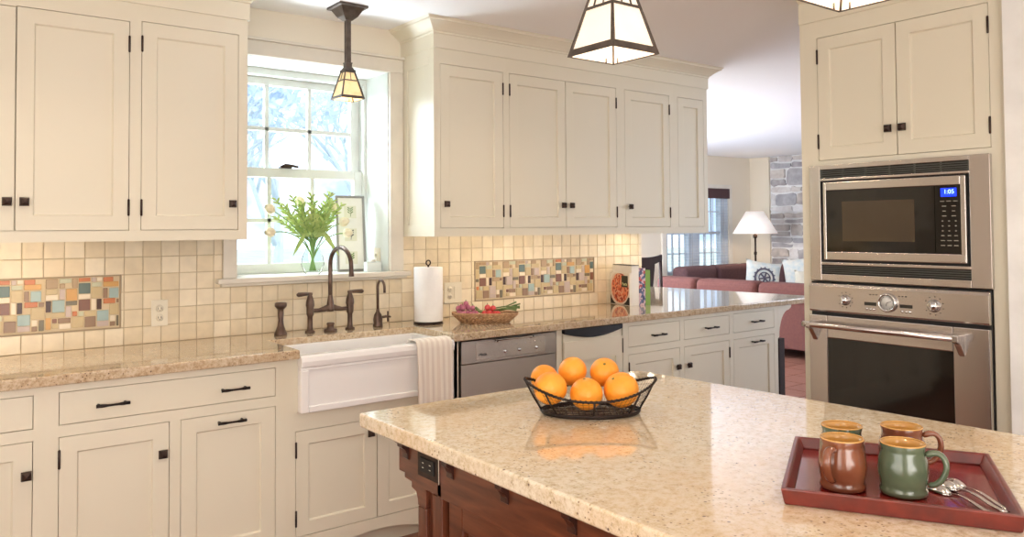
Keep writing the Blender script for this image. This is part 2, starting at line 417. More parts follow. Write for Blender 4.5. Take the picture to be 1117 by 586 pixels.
# tiles under the window sill
x = .908 - 18 * .0762
while x < KE:
    a, d = max(x, 1.177), min(x + .0762, 2.136)
    if d - a > .006: b.box(a + g, d - g, W - .009, W - .001, zs[3] + g, 1.157)
    x += .0762
struct(b.build('wall_back_tile', TILE, bevel=.0015), 'square cream tile backsplash')
b = MB(); b.box(-.46, KE, W - .004, W + .001, .91, 1.155); b.box(-.46, 1.177, W - .004, W + .001, 1.155, 1.372); b.box(2.136, KE, W - .004, W + .001, 1.155, 1.372)
struct(b.build('wall_back_grout', GROUT))

# mosaic panels: one period of the pattern read in cells (x in 0..673, y in 0..470 of the drawn pattern)
MC = {'o': (200, 124, 80), 'y': (214, 166, 100), 'c': (238, 224, 200), 't': (204, 184, 142), 's': (178, 152, 118), 'b': (166, 188, 186), 'd': (72, 46, 38),
      'm': (132, 92, 76), 'g': (98, 116, 110), 'k': (120, 112, 92), 'p': (202, 184, 176), 'w': (150, 122, 98), 'e': (198, 200, 172)}
PAT = [(190, 90, 300, 125, 'o'), (190, 128, 300, 165, 'y'), (310, 85, 355, 170, 't'), (190, 185, 235, 275, 'w'), (245, 185, 350, 275, 'b'),
       (190, 285, 300, 325, 'o'), (308, 285, 355, 318, 'w'), (245, 330, 360, 420, 't'), (250, 430, 300, 480, 'c'), (250, 485, 300, 522, 'w'), (308, 430, 355, 520, 'k'),
       (365, 85, 470, 165, 's'), (365, 175, 465, 215, 't'), (365, 222, 470, 262, 'c'), (365, 272, 412, 365, 'd'), (420, 265, 528, 362, 'b'), (365, 375, 530, 405, 't'),
       (365, 410, 412, 510, 'y'), (420, 420, 462, 455, 'm'), (470, 415, 580, 452, 'w'), (420, 465, 470, 500, 't'), (478, 462, 580, 500, 'c'),
       (480, 75, 585, 115, 'e'), (480, 125, 530, 160, 's'), (480, 170, 530, 255, 'p'), (590, 70, 640, 155, 's'), (538, 165, 635, 262, 'y'), (535, 270, 635, 302, 'k'),
       (535, 312, 585, 405, 'p'), (592, 355, 635, 395, 'o'), (590, 400, 690, 490, 't'), (645, 65, 750, 98, 'o'), (645, 115, 750, 200, 'g'), (645, 210, 750, 245, 'c'),
       (645, 255, 750, 345, 'm'), (645, 355, 692, 395, 'e'), (700, 350, 800, 392, 't'), (700, 400, 800, 485, 'w'), (758, 60, 800, 100, 'p'), (805, 60, 855, 90, 'c'),
       (758, 105, 850, 138, 'e'), (758, 145, 855, 238, 't'), (758, 245, 800, 340, 'c'), (805, 245, 850, 335, 'd'), (808, 345, 915, 430, 'b'), (808, 438, 915, 478, 'p'),
       (862, 55, 955, 92, 'o'), (862, 95, 1005, 132, 'y'), (862, 150, 905, 235, 'w'), (915, 148, 1005, 232, 'b')]
MKEY = list(MC)
MMATS = [mat('mosaic_' + {'o': 'orange', 'y': 'amber', 'c': 'ivory', 't': 'sand', 's': 'tan', 'b': 'sky', 'd': 'espresso', 'm': 'cocoa', 'g': 'teal', 'k': 'moss', 'p': 'blush', 'w': 'clay', 'e': 'sage'}[k], MC[k], .25) for k in MKEY]
MB_BACK = mat('mosaic_grout', (214, 196, 164), .9); MB_FR = mat('mosaic_border', (168, 148, 120), .4)
def skew(px, py):   # drawn pattern -> metres along the wall, height
    x = .303 + (px - 0) * .443 / 1030; z = MZ0 + (1 - ((py + px * .067) - 97) / 470.) * (MZ1 - MZ0)
    return x, z
def mosaic(x0, x1, shift, label, quiet=False):
    t = thing('mosaic_panel', label, 'tile panel', ((x0 + x1) / 2, W, MZ0), 0, None)
    L0 = -(x1 - x0) / 2; b = MB(); H = MZ1 - MZ0
    b.m = 0; b.box(L0, -L0, -.006, -.0005, 0, H); b.build('grout_bed', MB_BACK, t)
    b = MB(); q = .006
    b.box(L0, -L0, -.011, -.001, 0, q); b.box(L0, -L0, -.011, -.001, H - q, H); b.box(L0, L0 + q, -.011, -.001, q, H - q); b.box(-L0 - q, -L0, -.011, -.001, q, H - q)
    b.build('border', MB_FR, t, bevel=.001)
    b = MB(); per = .290
    occ = {}
    for n in range(-6, 8):
        for (a, y0, c, y1, k) in PAT:
            xa, zb = skew(a, y0); xb, za = skew(c, y1)
            za -= MZ0; zb -= MZ0
            xa += n * per + shift; xb += n * per + shift
            xa -= (x0 + x1) / 2; xb -= (x0 + x1) / 2
            xa = max(xa, L0 + q + .002); xb = min(xb, -L0 - q - .002); za = max(za, q + .002); zb = min(zb, H - q - .002)
            if xb - xa < .006 or zb - za < .006: continue
            own = (xb - xa) * (zb - za)
            if any(max(0, min(xb, q2[1]) - max(xa, q2[0])) * max(0, min(zb, q2[3]) - max(za, q2[2])) > .12 * own for q2 in occ): continue
            occ[(xa, xb, za, zb)] = 1
            if quiet and len(occ) % 4: k = {'o': 's', 'y': 't', 'b': 'p' if len(occ) % 2 else 'b'}.get(k, k)
            b.m = MKEY.index(k); b.box(xa + .0008, xb - .0008, -.0095 + .0008 * ((len(occ) * 7) % 5) / 5, -.004, za + .0008, zb - .0008)
    b.build('glass_tiles', MMATS, t, bevel=.0008, seg=1)
mosaic(MOS[0][0], MOS[0][1], 0, 'multicoloured mosaic tile panel on the backsplash left of the window')
mosaic(MOS[1][0], MOS[1][1], 2.64 - .36 - .0 + .29 - .22, 'multicoloured mosaic tile panel on the backsplash between towel roll and cookbooks', True)

# ------------------------------------------------------------------ kitchen window
V = 4.05
wn = struct(thing('window_1', 'double hung window with divided panes above the sink', None))
b = MB(); b.box(1.177, 1.241, W - .022, W, 1.185, 2.252); b.box(2.055, 2.134, W - .022, W, 1.185, 2.252); b.box(1.177, 2.134, W - .024, W, 2.252, 2.325)
b.box(1.165, 2.146, W - .034, W, 2.325, 2.34)
b.build('casing', TRIMC, wn, bevel=.003)
b = MB(); b.box(OX0 - .0, OX1 + .0, W - .0, V + .06, OZ0, 1.182); b.box(1.145, 2.165, W - .052, W, 1.160, 1.185)
b.build('window_sill', TRIMC, wn, bevel=.005)
b = MB(); b.box(1.165, 2.15, W - .032, W - .001, 1.146, 1.160); b.build('sill_moulding', TRIMC, wn, bevel=.004)
SX0, SX1 = 1.285, 2.034
b = MB(); b.box(OX1 - .004, OX1 - .0003, W, V - .02, 1.182, OZ1); b.box(OX0 + .0003, OX0 + .004, W, V - .02, 1.182, OZ1); b.box(OX0 + .004, OX1 - .004, W, V - .02, OZ1 - .004, OZ1 - .0003); b.build('jamb_lining', PURE, wn)
b = MB(); b.box(OX0, SX0, V - .02, V + .08, 1.182, OZ1); b.box(SX1, OX1, V - .02, V + .08, 1.182, OZ1); b.box(SX0, SX1, V - .02, V + .08, 2.215, OZ1)
b.build('window_frame', PURE, wn, bevel=.003)
def sash(y, z0, z1, rb, rt_, zm):
    b = MB(); st = .05
    b.box(SX0, SX0 + st, y, y + .035, z0, z1); b.box(SX1 - st, SX1, y, y + .035, z0, z1)
    b.box(SX0 + st, SX1 - st, y, y + .035, z0, z0 + rb); b.box(SX0 + st, SX1 - st, y, y + .035, z1 - rt_, z1)
    for x in (1.504, 1.742): b.box(x - .011, x + .011, y + .004, y + .03, z0 + rb, z1 - rt_)
    b.box(SX0 + st, SX1 - st, y + .004, y + .03, zm - .011, zm + .011)
    s = b.build('sash', PURE, wn, bevel=.002)
    g_ = MB(); g_.box(SX0 + st, SX1 - st, y + .015, y + .019, z0 + rb, z1 - rt_); g_.build('pane', WGLASS, s)
    return s
sash(V + .038, 1.690, 2.215, .045, .04, 1.943)
s2 = sash(V, 1.184, 1.735, .052, .05, 1.46)
b = MB(); b.tube([(1.56, V - .008, 1.742), (1.585, V - .012, 1.750), (1.62, V - .02, 1.748), (1.65, V - .028, 1.742)], [.006, .010, .007, .006], 8); b.box(1.56, 1.62, V - .015, V + .02, 1.735, 1.742)
b.build('sash_lock', BRONZE, wn)

# ------------------------------------------------------------------ cabinets
def door_mesh(w_, h, t=.02, s=.056, rec=.009):
    b = MB(); i = .005
    o = [(0, 0), (w_, 0), (w_, h), (0, h)]
    a = [(s, s), (w_ - s, s), (w_ - s, h - s), (s, h - s)]
    c = [(s + i, s + i), (w_ - s - i, s + i), (w_ - s - i, h - s - i), (s + i, h - s - i)]
    vs = [(x, 0, z) for x, z in o] + [(x, 0, z) for x, z in a] + [(x, rec, z) for x, z in c] + [(x, t, z) for x, z in o]
    fs = [(k, (k + 1) % 4, (k + 1) % 4 + 4, k + 4) for k in range(4)] + [(k + 4, (k + 1) % 4 + 4, (k + 1) % 4 + 8, k + 8) for k in range(4)] + [(8, 9, 10, 11)]
    fs += [((k + 1) % 4, k, k + 12, (k + 1) % 4 + 12) for k in range(4)] + [(15, 14, 13, 12)]
    return b.add(vs, fs)
def flat_front(w_, h, t=.02):
    b = MB(); return b.box(0, w_, 0, t, 0, h)
def knob(parent, x, z, s=.0165):
    b = MB(); b.lathe([(.006, 0), (.005, -.010), (.007, -.014)], (x, 0, z), 10, axis=1)
    h = s; b.hexa([(x - h, -.014, z - h), (x + h, -.014, z - h), (x + h, -.014, z + h), (x - h, -.014, z + h), (x - h * .8, -.026, z - h * .8), (x + h * .8, -.026, z - h * .8), (x + h * .8, -.026, z + h * .8), (x - h * .8, -.026, z + h * .8)])
    b.hexa([(x - h * .8, -.026, z - h * .8), (x + h * .8, -.026, z - h * .8), (x + h * .8, -.026, z + h * .8), (x - h * .8, -.026, z + h * .8), (x - .003, -.031, z - .003), (x + .003, -.031, z - .003), (x + .003, -.031, z + .003), (x - .003, -.031, z + .003)])
    return b.build('knob', BRONZE, parent, bevel=.0015)
def pull(parent, x, z, L=.11):
    b = MB(); pts = []; rr = []
    for i in range(13):
        t = i / 12; pts.append((x - L / 2 + L * t, -.028 - .004 * math.sin(PI * t), z)); rr.append(.0062 - .0022 * math.sin(PI * t) + (.001 if 1 < i < 4 or 8 < i < 11 else 0))
    b.tube(pts, rr, 8)
    for q in (-1, 1): b.tube([(x + q * L * .4, 0, z), (x + q * L * .4, -.026, z)], .005, 8)
    return b.build('handle', BLACKM, parent)
def hinge(parent, x, z):
    b = MB(); b.lathe([(.002, -.034), (.0045, -.031), (.0045, .031), (.002, .034)], (x, -.003, z), 8); return b.build('hinge', BRONZE, parent)
def frame_mesh(x0, x1, z0, z1, ops, t=.02, depth=.32, toe=0, extra=None):
    """face frame with openings, carcass behind"""
    b = MB(); xs = sorted({x0, x1} | {v for o in ops for v in (o[0], o[1])}); zz = sorted({z0, z1} | {v for o in ops for v in (o[2], o[3])})
    for i in range(len(xs) - 1):
        for k in range(len(zz) - 1):
            cx, cz = (xs[i] + xs[i + 1]) / 2, (zz[k] + zz[k + 1]) / 2
            if any(o[0] < cx < o[1] and o[2] < cz < o[3] for o in ops): continue
            b.box(xs[i], xs[i + 1], 0, t, zz[k], zz[k + 1])
    b.box(x0, x1, t + .003, depth, max(z0, z0 + toe) + (.03 if not toe else 0), z1 - .001)
    return b
def cabinet(name, label, x0, x1, z0, z1, y, depth, items, rotz=0, X0=None, group=None, kick=False, toe=0, extra=None):
    """items: (kind, x0, x1, z0, z1, opts) in the world's along-wall coordinate; local origin at (x0, y, z0)"""
    loc = (x0, y, z0) if X0 is None else X0
    t = thing(name, label, 'cabinet', loc, rotz, group)
    ops = [(a - x0, c - x0, p - z0, q - z0) for _, a, c, p, q, _ in items]
    b = frame_mesh(0, x1 - x0, 0, z1 - z0, ops, depth=depth)
    if kick: b.box(0.0, x1 - x0, .06, .075, -z0, 0)
    b.build('body', CREAM, t)
    g = .0022
    for kind, a, c, p, q, op in items:
        w_, h = c - a - 2 * g, q - p - 2 * g
        m = door_mesh(w_, h) if kind == 'door' else flat_front(w_, h)
        d = m.build('door' if kind == 'door' else 'drawer', CREAM, t, (a - x0 + g, 0, p - z0 + g), bevel=.0008, seg=1)
        if op.get('knob'):
            kx, kz = op['knob']; knob(d, kx - a - g, kz - p - g)
        for pl in op.get('pulls', []): pull(d, pl[0] - a - g, pl[1] - p - g)
        if op.get('hinge'):
            hx = (0 if op['hinge'] == 'L' else w_)
            if h > .6: hinge(d, hx, h - .09); hinge(d, hx, .09)
            else: hinge(d, hx, h - .075); hinge(d, hx, .075)
    return t
zt, zb = 2.262, 1.412
# upper cabinets left of the window
cabinet('upper_cabinet', 'cream double door wall cabinet above the left mosaic, cut by the photo edge', -.11, .7295, 1.37, 2.335, U, .325,
        [('door', -.07, .3185, zb, zt - .012, dict(knob=(.293, 1.522), hinge='L')), ('door', .3185, .708, zb, zt - .008, dict(knob=(.348, 1.522), hinge='R'))])
cabinet('upper_cabinet', 'cream single door wall cabinet immediately left of the sink window', .7295, 1.182, 1.37, 2.335, U, .325,
        [('door', .751, 1.143, zb, zt, dict(knob=(1.115, 1.524), hinge='L'))])
cabinet('upper_cabinet', 'cream wall cabinet at the far left end of the run', -.95, -.11, 1.37, 2.335, U, .325,
        [('door', -.91, -.53, zb, zt, dict(knob=(-.56, 1.522), hinge='L')), ('door', -.53, -.15, zb, zt, dict(knob=(-.50, 1.522), hinge='R'))])
# right of the window
cabinet('upper_cabinet', 'cream single door wall cabinet immediately right of the sink window', 2.143, 2.5995, 1.37, 2.345, U, .325,
        [('door', 2.174, 2.579, zb, zt, dict(knob=(2.205, 1.537), hinge='R'))])
cabinet('upper_cabinet', 'cream wall cabinet with a pair of doors and two centre knobs above the right mosaic', 2.5995, 3.477, 1.37, 2.345, U, .325,
        [('door', 2.620, 3.030, zb, zt, dict(knob=(3.000, 1.54), hinge='L')), ('door', 3.030, 3.441, zb, zt, dict(knob=(3.062, 1.54), hinge='R'))])
cabinet('upper_cabinet', 'cream single door wall cabinet above the cookbooks', 3.477, 3.962, 1.37, 2.345, U, .325,
        [('door', 3.512, 3.922, zb, zt, dict(knob=(3.545, 1.538), hinge='R'))])
cabinet('upper_cabinet', 'narrow cream wall cabinet at the right end of the upper run', 3.962, 4.30, 1.37, 2.345, U, .325,
        [('door', 4.002, 4.262, zb, zt, {})])
# recessed side panel on the window side of the right run
b = MB(); x = 2.143
b.box(x - .006, x, U + .001, U + .05, 1.37, 2.345); b.box(x - .006, x, W - .06, W - .005, 1.37, 2.345); b.box(x - .006, x, U + .05, W - .06, 1.37, 1.43); b.box(x - .006, x, U + .05, W - .06, 2.26, 2.345)
struct(b.build('trim_1', CREAM, bevel=.001), 'cream framed end panel')
def crown(name, x0, x1, zf, left=True, right=True):
    prof = [(0, zf), (.008, zf), (.008, zf + .072), (.013, zf + .076), (.013, zf + .084), (.020, zf + .088), (.028, zf + .097), (.044, zf + .110), (.062, zf + .122), (.072, zf + .127), (.072, zf + .133), (.084, CZ - .001), (0, CZ - .001)]
    b = MB(); vs = []; n = 4
    for o, z in prof: vs += [(x0 - (o if left else 0), W, z), (x0 - (o if left else 0), U - o, z), (x1 + (o if right else 0), U - o, z), (x1 + (o if right else 0), W, z)]
    fs = []
    for j in range(len(prof) - 1):
        for i in range(3): fs.append((j * n + i, j * n + i + 1, (j + 1) * n + i + 1, (j + 1) * n + i))
    b.add(vs, fs); return struct(b.build(name, CREAM))
crown('trim_2', -.95, 1.182, 2.33, False, True)['label'] = 'cream crown moulding over the left wall cabinets'
crown('trim_3', 2.140, 4.30, 2.341)['label'] = 'cream crown moulding over the right wall cabinets'
# light rail closing the underside between the frames
for i, (a, c) in enumerate(((-.95, 1.182), (2.143, 4.30))):
    b = MB(); b.box(a + .002, c - .002, U + .0205, W - .002, 1.40, 1.405); struct(b.build('trim_%d' % (4 + i), CREAM))

# base cabinets
pz0, pz1 = .732, .848; dz1 = .692; dz0 = .14
cabinet('base_cabinet', 'cream base cabinet cut by the left edge of the photo', -.42, .392, .10, .874, B, .58,
        [('drawer', -.38, .355, pz0, pz1, dict(pulls=[(-.2, .79)])), ('door', -.38, -.015, dz0, dz1, dict(knob=(-.05, .58), hinge='L')), ('door', -.015, .355, dz0, dz1, dict(knob=(.334, .579), hinge='L'))], kick=True)
cabinet('base_cabinet', 'cream base cabinet with a wide drawer left of the white sink', .392, 1.250, .10, .874, B, .58,
        [('drawer', .431, 1.207, pz0, pz1, dict(pulls=[(.599, .787), (1.037, .785)])), ('door', .431, .798, dz0, dz1, dict(knob=(.772, .576), hinge='L')),
         ('door', .837, 1.207, dz0, dz1, dict(pulls=[(1.024, .660)]))], kick=True)
sk = cabinet('sink_cabinet', 'cream sink base cabinet with two doors and an arched toe kick', 1.250, 2.093, .10, .649, B, .58,
        [('door', 1.291, 1.668, .138, .574, dict(knob=(1.632, .516), hinge='L')), ('door', 1.668, 2.045, .138, .574, dict(knob=(1.704, .516), hinge='R'))], kick=True)
b = MB()
poly = [(0, 0)] + [(.08 + .683 * i / 20, -.10 + .088 * math.sin(PI * i / 20) ** .7) for i in range(21)] + [(.843, 0)]
poly = [(0, 0), (0, -.10)] + poly[1:-1] + [(.843, -.10), (.843, 0)]
b.prism(poly, 1, 0, .02); b.build('arched_valance', CREAM, sk)
b = MB(); b.box(0, .051, .0, .04, .549, .774); b.box(.805, .843, .0, .04, .549, .774); b.box(0, .843, .42, .58, .549, .70); b.build('side_frame', CREAM, sk)

# peninsula
cabinet('base_cabinet', 'cream peninsula cabinet with two drawers above a pair of doors', 3.205, 4.175, .10, .874, B, .57,
        [('drawer', 3.248, 3.683, pz0, pz1 + .004, dict(pulls=[(3.484, .786)])), ('drawer', 3.722, 4.155, pz0, pz1 + .004, dict(pulls=[(3.963, .788)])),
         ('door', 3.248, 3.683, dz0, dz1, dict(knob=(3.655, .58), hinge='L')), ('door', 3.722, 4.155, dz0, dz1, dict(knob=(3.753, .58), hinge='R'))], kick=True)
pc = cabinet('base_cabinet', 'cream cabinet at the end of the peninsula beside the carved corbel', 4.175, 4.672, .10, .874, B, .57,
        [('drawer', 4.194, 4.631, pz0, pz1 + .006, dict(pulls=[(4.430, .791)])), ('door', 4.194, 4.631, dz0, dz1, dict(pulls=[(4.430, .661)]))], kick=True)
b = MB()  # corbel: profile in x,z
pr = [(.497, .774), (.66, .774), (.655, .757), (.635, .745)] + [(.515 + .11 * (1 - math.sin(a)), .565 + .175 * math.cos(a)) for a in [PI / 2 * i / 8 for i in range(9)]][0:9] + [(.497, .555)]
b.prism(pr, 1, 0, .05); b.build('corbel', CREAM, pc, bevel=.002)
b = MB(); b.box(.512, .570, .0, .055, -.10, .553); b.box(.499, .53, .30, .60, -.10, .77); b.build('dark_end_post', DARKW, pc)['label'] = 'dark wood post under the corbel'

# under-cabinet lights
for i, (x, w_) in enumerate(((.1, .9), (2.75, 1.0), (3.75, .6))):
    t = thing('under_cabinet_light', ['slim strip light beneath the wall cabinets left of the window', 'slim strip light beneath the pair door cabinet', 'slim strip light beneath the cabinets over the cookbooks'][i], 'light', (x, U + .035, 1.388))
    b = MB(); b.box(-w_ / 2, w_ / 2, -.012, .012, 0, .012); b.build('housing', WHITE, t)
    l = bpy.data.lights.new('strip', 'AREA'); l.shape = 'RECTANGLE'; l.size = w_; l.size_y = .02; l.energy = 2.6 * w_; l.color = (1, .78, .5)
    o = bpy.data.objects.new('strip', l); C.objects.link(o); o.location = (x, U + .035, 1.386); o.rotation_euler = (R(28), 0, 0)
EM = mat('halogen_lens', (255, 240, 215), .3, emit=(255, 232, 200), estr=30)
for i, (x, y) in enumerate(((3.80, 3.69), (3.88, 3.60), (3.93, 3.52))):
    t = thing('puck_light', ['small puck light under the cabinet nearest the tiles', 'small puck light under the cabinet, middle of three', 'small puck light under the cabinet nearest its front edge'][i], 'light', (x, y, 1.388), 0, 'puck lights under the end cabinet')
    b = MB(); b.lathe([(.030, .012), (.030, .0), (.022, 0)], n=20); b.build('housing', WHITE, t)
    b = MB(); b.lathe([(.0001, -.002), (.02, -.001), (.02, .002)], n=16); b.build('lens', EM, t)

# ------------------------------------------------------------------ counters
poly = [(-.42, B - .03), (1.300, B - .03), (1.300, 3.515), (2.056, 3.515), (2.056, B - .03), (5.135, B - .025), (4.99, 4.42), (4.93, 4.75), (3.995, 4.75), (3.995, W - .002), (-.42, W - .002)]
b = MB(); b.prism(poly, 2, .876, .914)
tag(b.build('countertop', PERG, bevel=.006, seg=3), 'speckled beige granite countertop along the window wall and peninsula', 'countertop')

# ------------------------------------------------------------------ sink
t = thing('farmhouse_sink', 'white apron front farmhouse sink beneath the window', 'sink', (1.302, B - .035, .65))
L = .752; Dp = .375; H = .238
b = MB(); r_ = .028
# walls
b.box(0, L, 0.012, .05, 0, H - .045)
b.box(0, .028, .05, Dp - .006, .0, H - .002); b.box(L - .028, L, .05, Dp - .006, .0, H - .002); b.box(.028, L - .028, Dp - .034, Dp - .006, 0, H - .002); b.box(.028, L - .028, .05, Dp - .028, 0, .03)
b.build('basin', CERAM, t, bevel=.004)
b = MB(); b.prism([(.0, H - .05), (-.004, H - .045), (-.008, H - .025), (-.004, H - .008), (.006, H), (.044, H), (.052, H - .006), (.052, H - .05)], 0, 0, L)
b.prism([(.002, H - .062), (.006, H - .05), (.03, H - .05), (.03, H - .062)], 0, .0, L)
b.build('rolled_rim', CERAM, t, bevel=.003)
b = MB(); b.box(0, .035, .002, .014, 0, H - .062); b.box(L - .035, L, .002, .014, 0, H - .062); b.box(.035, L - .035, .002, .014, 0, .026)
b.build('apron_frame', CERAM, t, bevel=.004)
b = MB(); b.lathe([(.03, .0), (.03, .004), (.02, .005), (.018, .002)], (L / 2, .22, .03), 20); b.build('drain', CHROME, t)

# towel over the sink
TOW = stripe_mat('striped_towel', (238, 229, 216), (226, 214, 201), 11, 0)
b = MB(); nx, path = 24, [(.22, -.16), (.17, -.10), (.115, -.02), (.085, .0), (.05, .008), (.018, .007), (-.008, .004), (-.016, -.012), (-.019, -.05), (-.021, -.11), (-.023, -.18), (-.025, -.25), (-.026, -.305)]
path = [(.10, -.17), (.088, -.06), (.075, -.008), (.058, .006), (.03, .008), (.0, .006), (-.012, -.004), (-.018, -.03), (-.02, -.09), (-.022, -.15), (-.024, -.21), (-.025, -.26), (-.026, -.305)]
vs = []
for j, (y, z) in enumerate(path):
    for i in range(nx + 1):
        u = i / nx; x = -.094 + .188 * u * (1 - .0) ; k = min(1, max(0, (j - 6) / 3))
        vs.append((x, y - k * (.004 * math.sin(u * 22) + .003 * math.sin(u * 9 + 1)), z))
fs = [(j * (nx + 1) + i, j * (nx + 1) + i + 1, (j + 1) * (nx + 1) + i + 1, (j + 1) * (nx + 1) + i) for j in range(len(path) - 1) for i in range(nx)]
b.add(vs, fs, True); o = b.build('dish_towel', TOW, None, (1.935, B - .038, .893)); tag(o, 'cream striped dish towel draped over the right end of the sink', 'towel')
s = o.modifiers.new('solid', 'SOLIDIFY'); s.thickness = .005; s.offset = 1

# ------------------------------------------------------------------ faucet set
FAUC = mat('brushed_bronze', (112, 92, 80), .32, metal=.65, noise=(20, (84, 66, 58), 1))
FY = 3.655
t = thing('bridge_faucet', 'oil rubbed bronze bridge faucet with tall gooseneck behind the sink', 'faucet', (1.663, FY, .914))
b = MB()
b.tube([(-.105, 0, .105), (-.06, 0, .103), (-.03, 0, .108), (0, 0, .118), (.03, 0, .108), (.06, 0, .103), (.105, 0, .105)], [.010, .010, .014, .018, .014, .010, .010], 12)
b.lathe([(.018, .095), (.02, .105), (.016, .14), (.011, .17), (.010, .18)], (0, 0, 0), 16)
b.build('bridge', FAUC, t)
b = MB(); pts = [(0, 0, .15), (0, 0, .25), (0, 0, .325)] + [(0, -.115 + .115 * math.cos(a), .325 + .085 * math.sin(a)) for a in [PI * i / 14 for i in range(1, 15)]] + [(0, -.232, .295), (0, -.233, .275)]
b.tube(pts, [.0105] * (len(pts) - 2) + [.011, .013], 12); b.build('spout', FAUC, t)
for sx in (-1, 1):
    b = MB(); x = sx * .105
    b.lathe([(.024, 0), (.024, .006), (.014, .012), (.012, .03), (.012, .075), (.017, .085), (.018, .10), (.018, .12), (.021, .13), (.019, .15), (.013, .17), (.010, .178), (.013, .184), (.010, .192)], (x, 0, 0), 16)
    c = b.build('valve_column', FAUC, t)
    b = MB(); b.tube([(x, 0, .186), (x + sx * .03, -.005, .186), (x + sx * .062, -.008, .185), (x + sx * .07, -.008, .184)], [.007, .009, .011, .006], 10); b.build('lever_handle', FAUC, c)
t = thing('side_sprayer', 'bronze side sprayer at the left of the faucet', 'faucet', (1.412, FY, .914))
b = MB(); b.lathe([(.03, 0), (.03, .006), (.024, .02), (.015, .045), (.012, .07), (.014, .10), (.013, .12)], n=16); b.build('base', FAUC, t)
b = MB(); b.lathe([(.014, .12), (.022, .128), (.028, .136), (.028, .150), (.022, .154)], n=16); b.build('spray_head', FAUC, t)
b = MB(); b.lathe([(.033, 0), (.031, .01), (.018, .013), (.016, .03), (.020, .033), (.017, .042), (.0001, .043)], (1.655, FY - .02, .914), 20)
tag(b.build('air_switch', FAUC), 'low bronze air switch button between the faucet legs', 'button')
t = thing('filter_tap', 'slim bronze filtered water tap right of the faucet', 'faucet', (1.923, FY, .914))
b = MB(); b.lathe([(.026, 0), (.026, .006), (.022, .015), (.024, .035), (.019, .06), (.009, .075), (.007, .09)], n=16); b.build('body', FAUC, t)
b = MB(); b.tube([(0, 0, .08), (0, 0, .20)] + [(0.0, -.036 + .036 * math.cos(a), .20 + .036 * math.sin(a)) for a in [PI * i / 10 for i in range(1, 11)]] + [(0, -.073, .175)], .0065, 10); b.build('spout', FAUC, t)
b = MB(); b.tube([(.015, 0, .045), (.055, -.01, .048)], [.007, .006], 8); b.tube([(.052, -.010, .022), (.052, -.010, .075)], .005, 8); b.tube([(.052, -.036, .048), (.052, .016, .048)], .005, 8); b.build('cross_handle', FAUC, t)

# paper towel
t = thing('paper_towel_holder', 'roll of white paper towel standing on the counter beside the sink', 'paper towel', (2.185, 3.59, .914))
b = MB(); b.lathe([(.078, 0), (.078, .006), (.07, .010), (.01, .012)], n=28); b.lathe([(.005, .01), (.005, .305)], n=10)
b.tube([(0, 0, .30)] + [(.0 + .013 * math.sin(a), 0, .318 - .013 * math.cos(a)) for a in [2 * PI * i / 12 for i in range(13)]], .0035, 8); b.build('stand', BRONZE, t)
b = MB(); b.lathe([(.021, .014), (.075, .014), (.0755, .018), (.0755, .292), (.074, .295), (.021, .295)], n=40)
b.tube([(.0, 0, .294)], .001) if False else None
b.build('roll', mat('paper', (248, 247, 246), .95, bump=.4, bscale=80), t)

# outlets
def outlet(label, loc, w_, rotz, n=1, name='wall_outlet', m=PLATE):
    t = thing(name, label, 'outlet', loc, rotz)
    b = MB(); b.box(-w_ / 2, w_ / 2, -.006, 0, -.058, .058); b.build('cover_plate', m, t, bevel=.002)
    for k in range(n):
        x = 0 if n == 1 else (-.023 + .046 * k)
        b = MB()
        if k == 0:
            for z in (-.02, .02): b.lathe([(.0001, -.009), (.016, -.009), (.0165, -.005)], (x, 0, z), 18, axis=1)
        else: b.box(x - .016, x + .016, -.010, -.005, -.033, .033)
        s = b.build('receptacle' if k == 0 else 'rocker_switch', m, t)
        if k == 0:
            b = MB()
            for z in (-.02, .02):
                b.box(x - .007, x - .0045, -.0097, -.0085, z - .004, z + .005); b.box(x + .0045, x + .007, -.0097, -.0085, z - .004, z + .005); b.box(x - .002, x + .002, -.0097, -.0085, z - .011, z - .008)
            b.build('slots', BLACK, s)
    return t
outlet('ivory duplex outlet on the tiles left of the window', (.900, W - .0105, 1.045), .070, 0)
outlet('ivory double cover plate with outlet and switch beside the paper towel', (2.453, W - .0105, 1.05), .117, 0, 2)
outlet('pale outlet on the window reveal behind the picture frame', (OX1 - .0045, 3.90, 1.25), .070, -PI / 2)

# ------------------------------------------------------------------ dishwasher and compactor
t = thing('dishwasher', 'stainless steel dishwasher with a wide control panel right of the sink', 'dishwasher', (2.103, B, .10))
b = MB(); b.box(0, .61, .03, .56, 0.005, .77); b.build('tub', BLACK, t)
b = MB(); b.box(.012, .606, 0.0, .03, .01, .655); b.build('door_panel', STEELD, t, bevel=.002)
b = MB(); b.box(.012, .606, -.004, .03, .658, .768); b.build('control_panel', STEELD, t, bevel=.003)
b = MB(); b.box(.095, .53, -.007, -.003, .672, .756); pn = b.build('display_panel', STEEL, t, bevel=.001)
b = MB(); b.box(.20, .44, -.030, -.012, .757, .766); b.box(.20, .215, -.03, 0, .752, .766); b.box(.425, .44, -.03, 0, .752, .766); b.build('handle', CHROME, t, bevel=.002)
for x, z in ((.27, .70), (.36, .70), (.47, .70)):
    b = MB(); b.lathe([(.0001, -.011), (.008, -.011), (.009, -.007)], (x, 0, z), 14, axis=1); b.build('button', CHROME, t)
for x in (.30, .32, .34, .40, .43, .46, .50):
    b = MB(); b.lathe([(.0001, -.0085), (.003, -.0085), (.003, -.007)], (x, 0, .73), 8, axis=1); b.build('indicator', CHROME, t)
text('Miele', 'lettering', BLACK, t, (.135, -.0078, .697), (R(90), 0, 0), .022)
b = MB(); b.box(.0, .61, .06, .08, -.10, .0); b.build('kick_plate', BLACK, t)
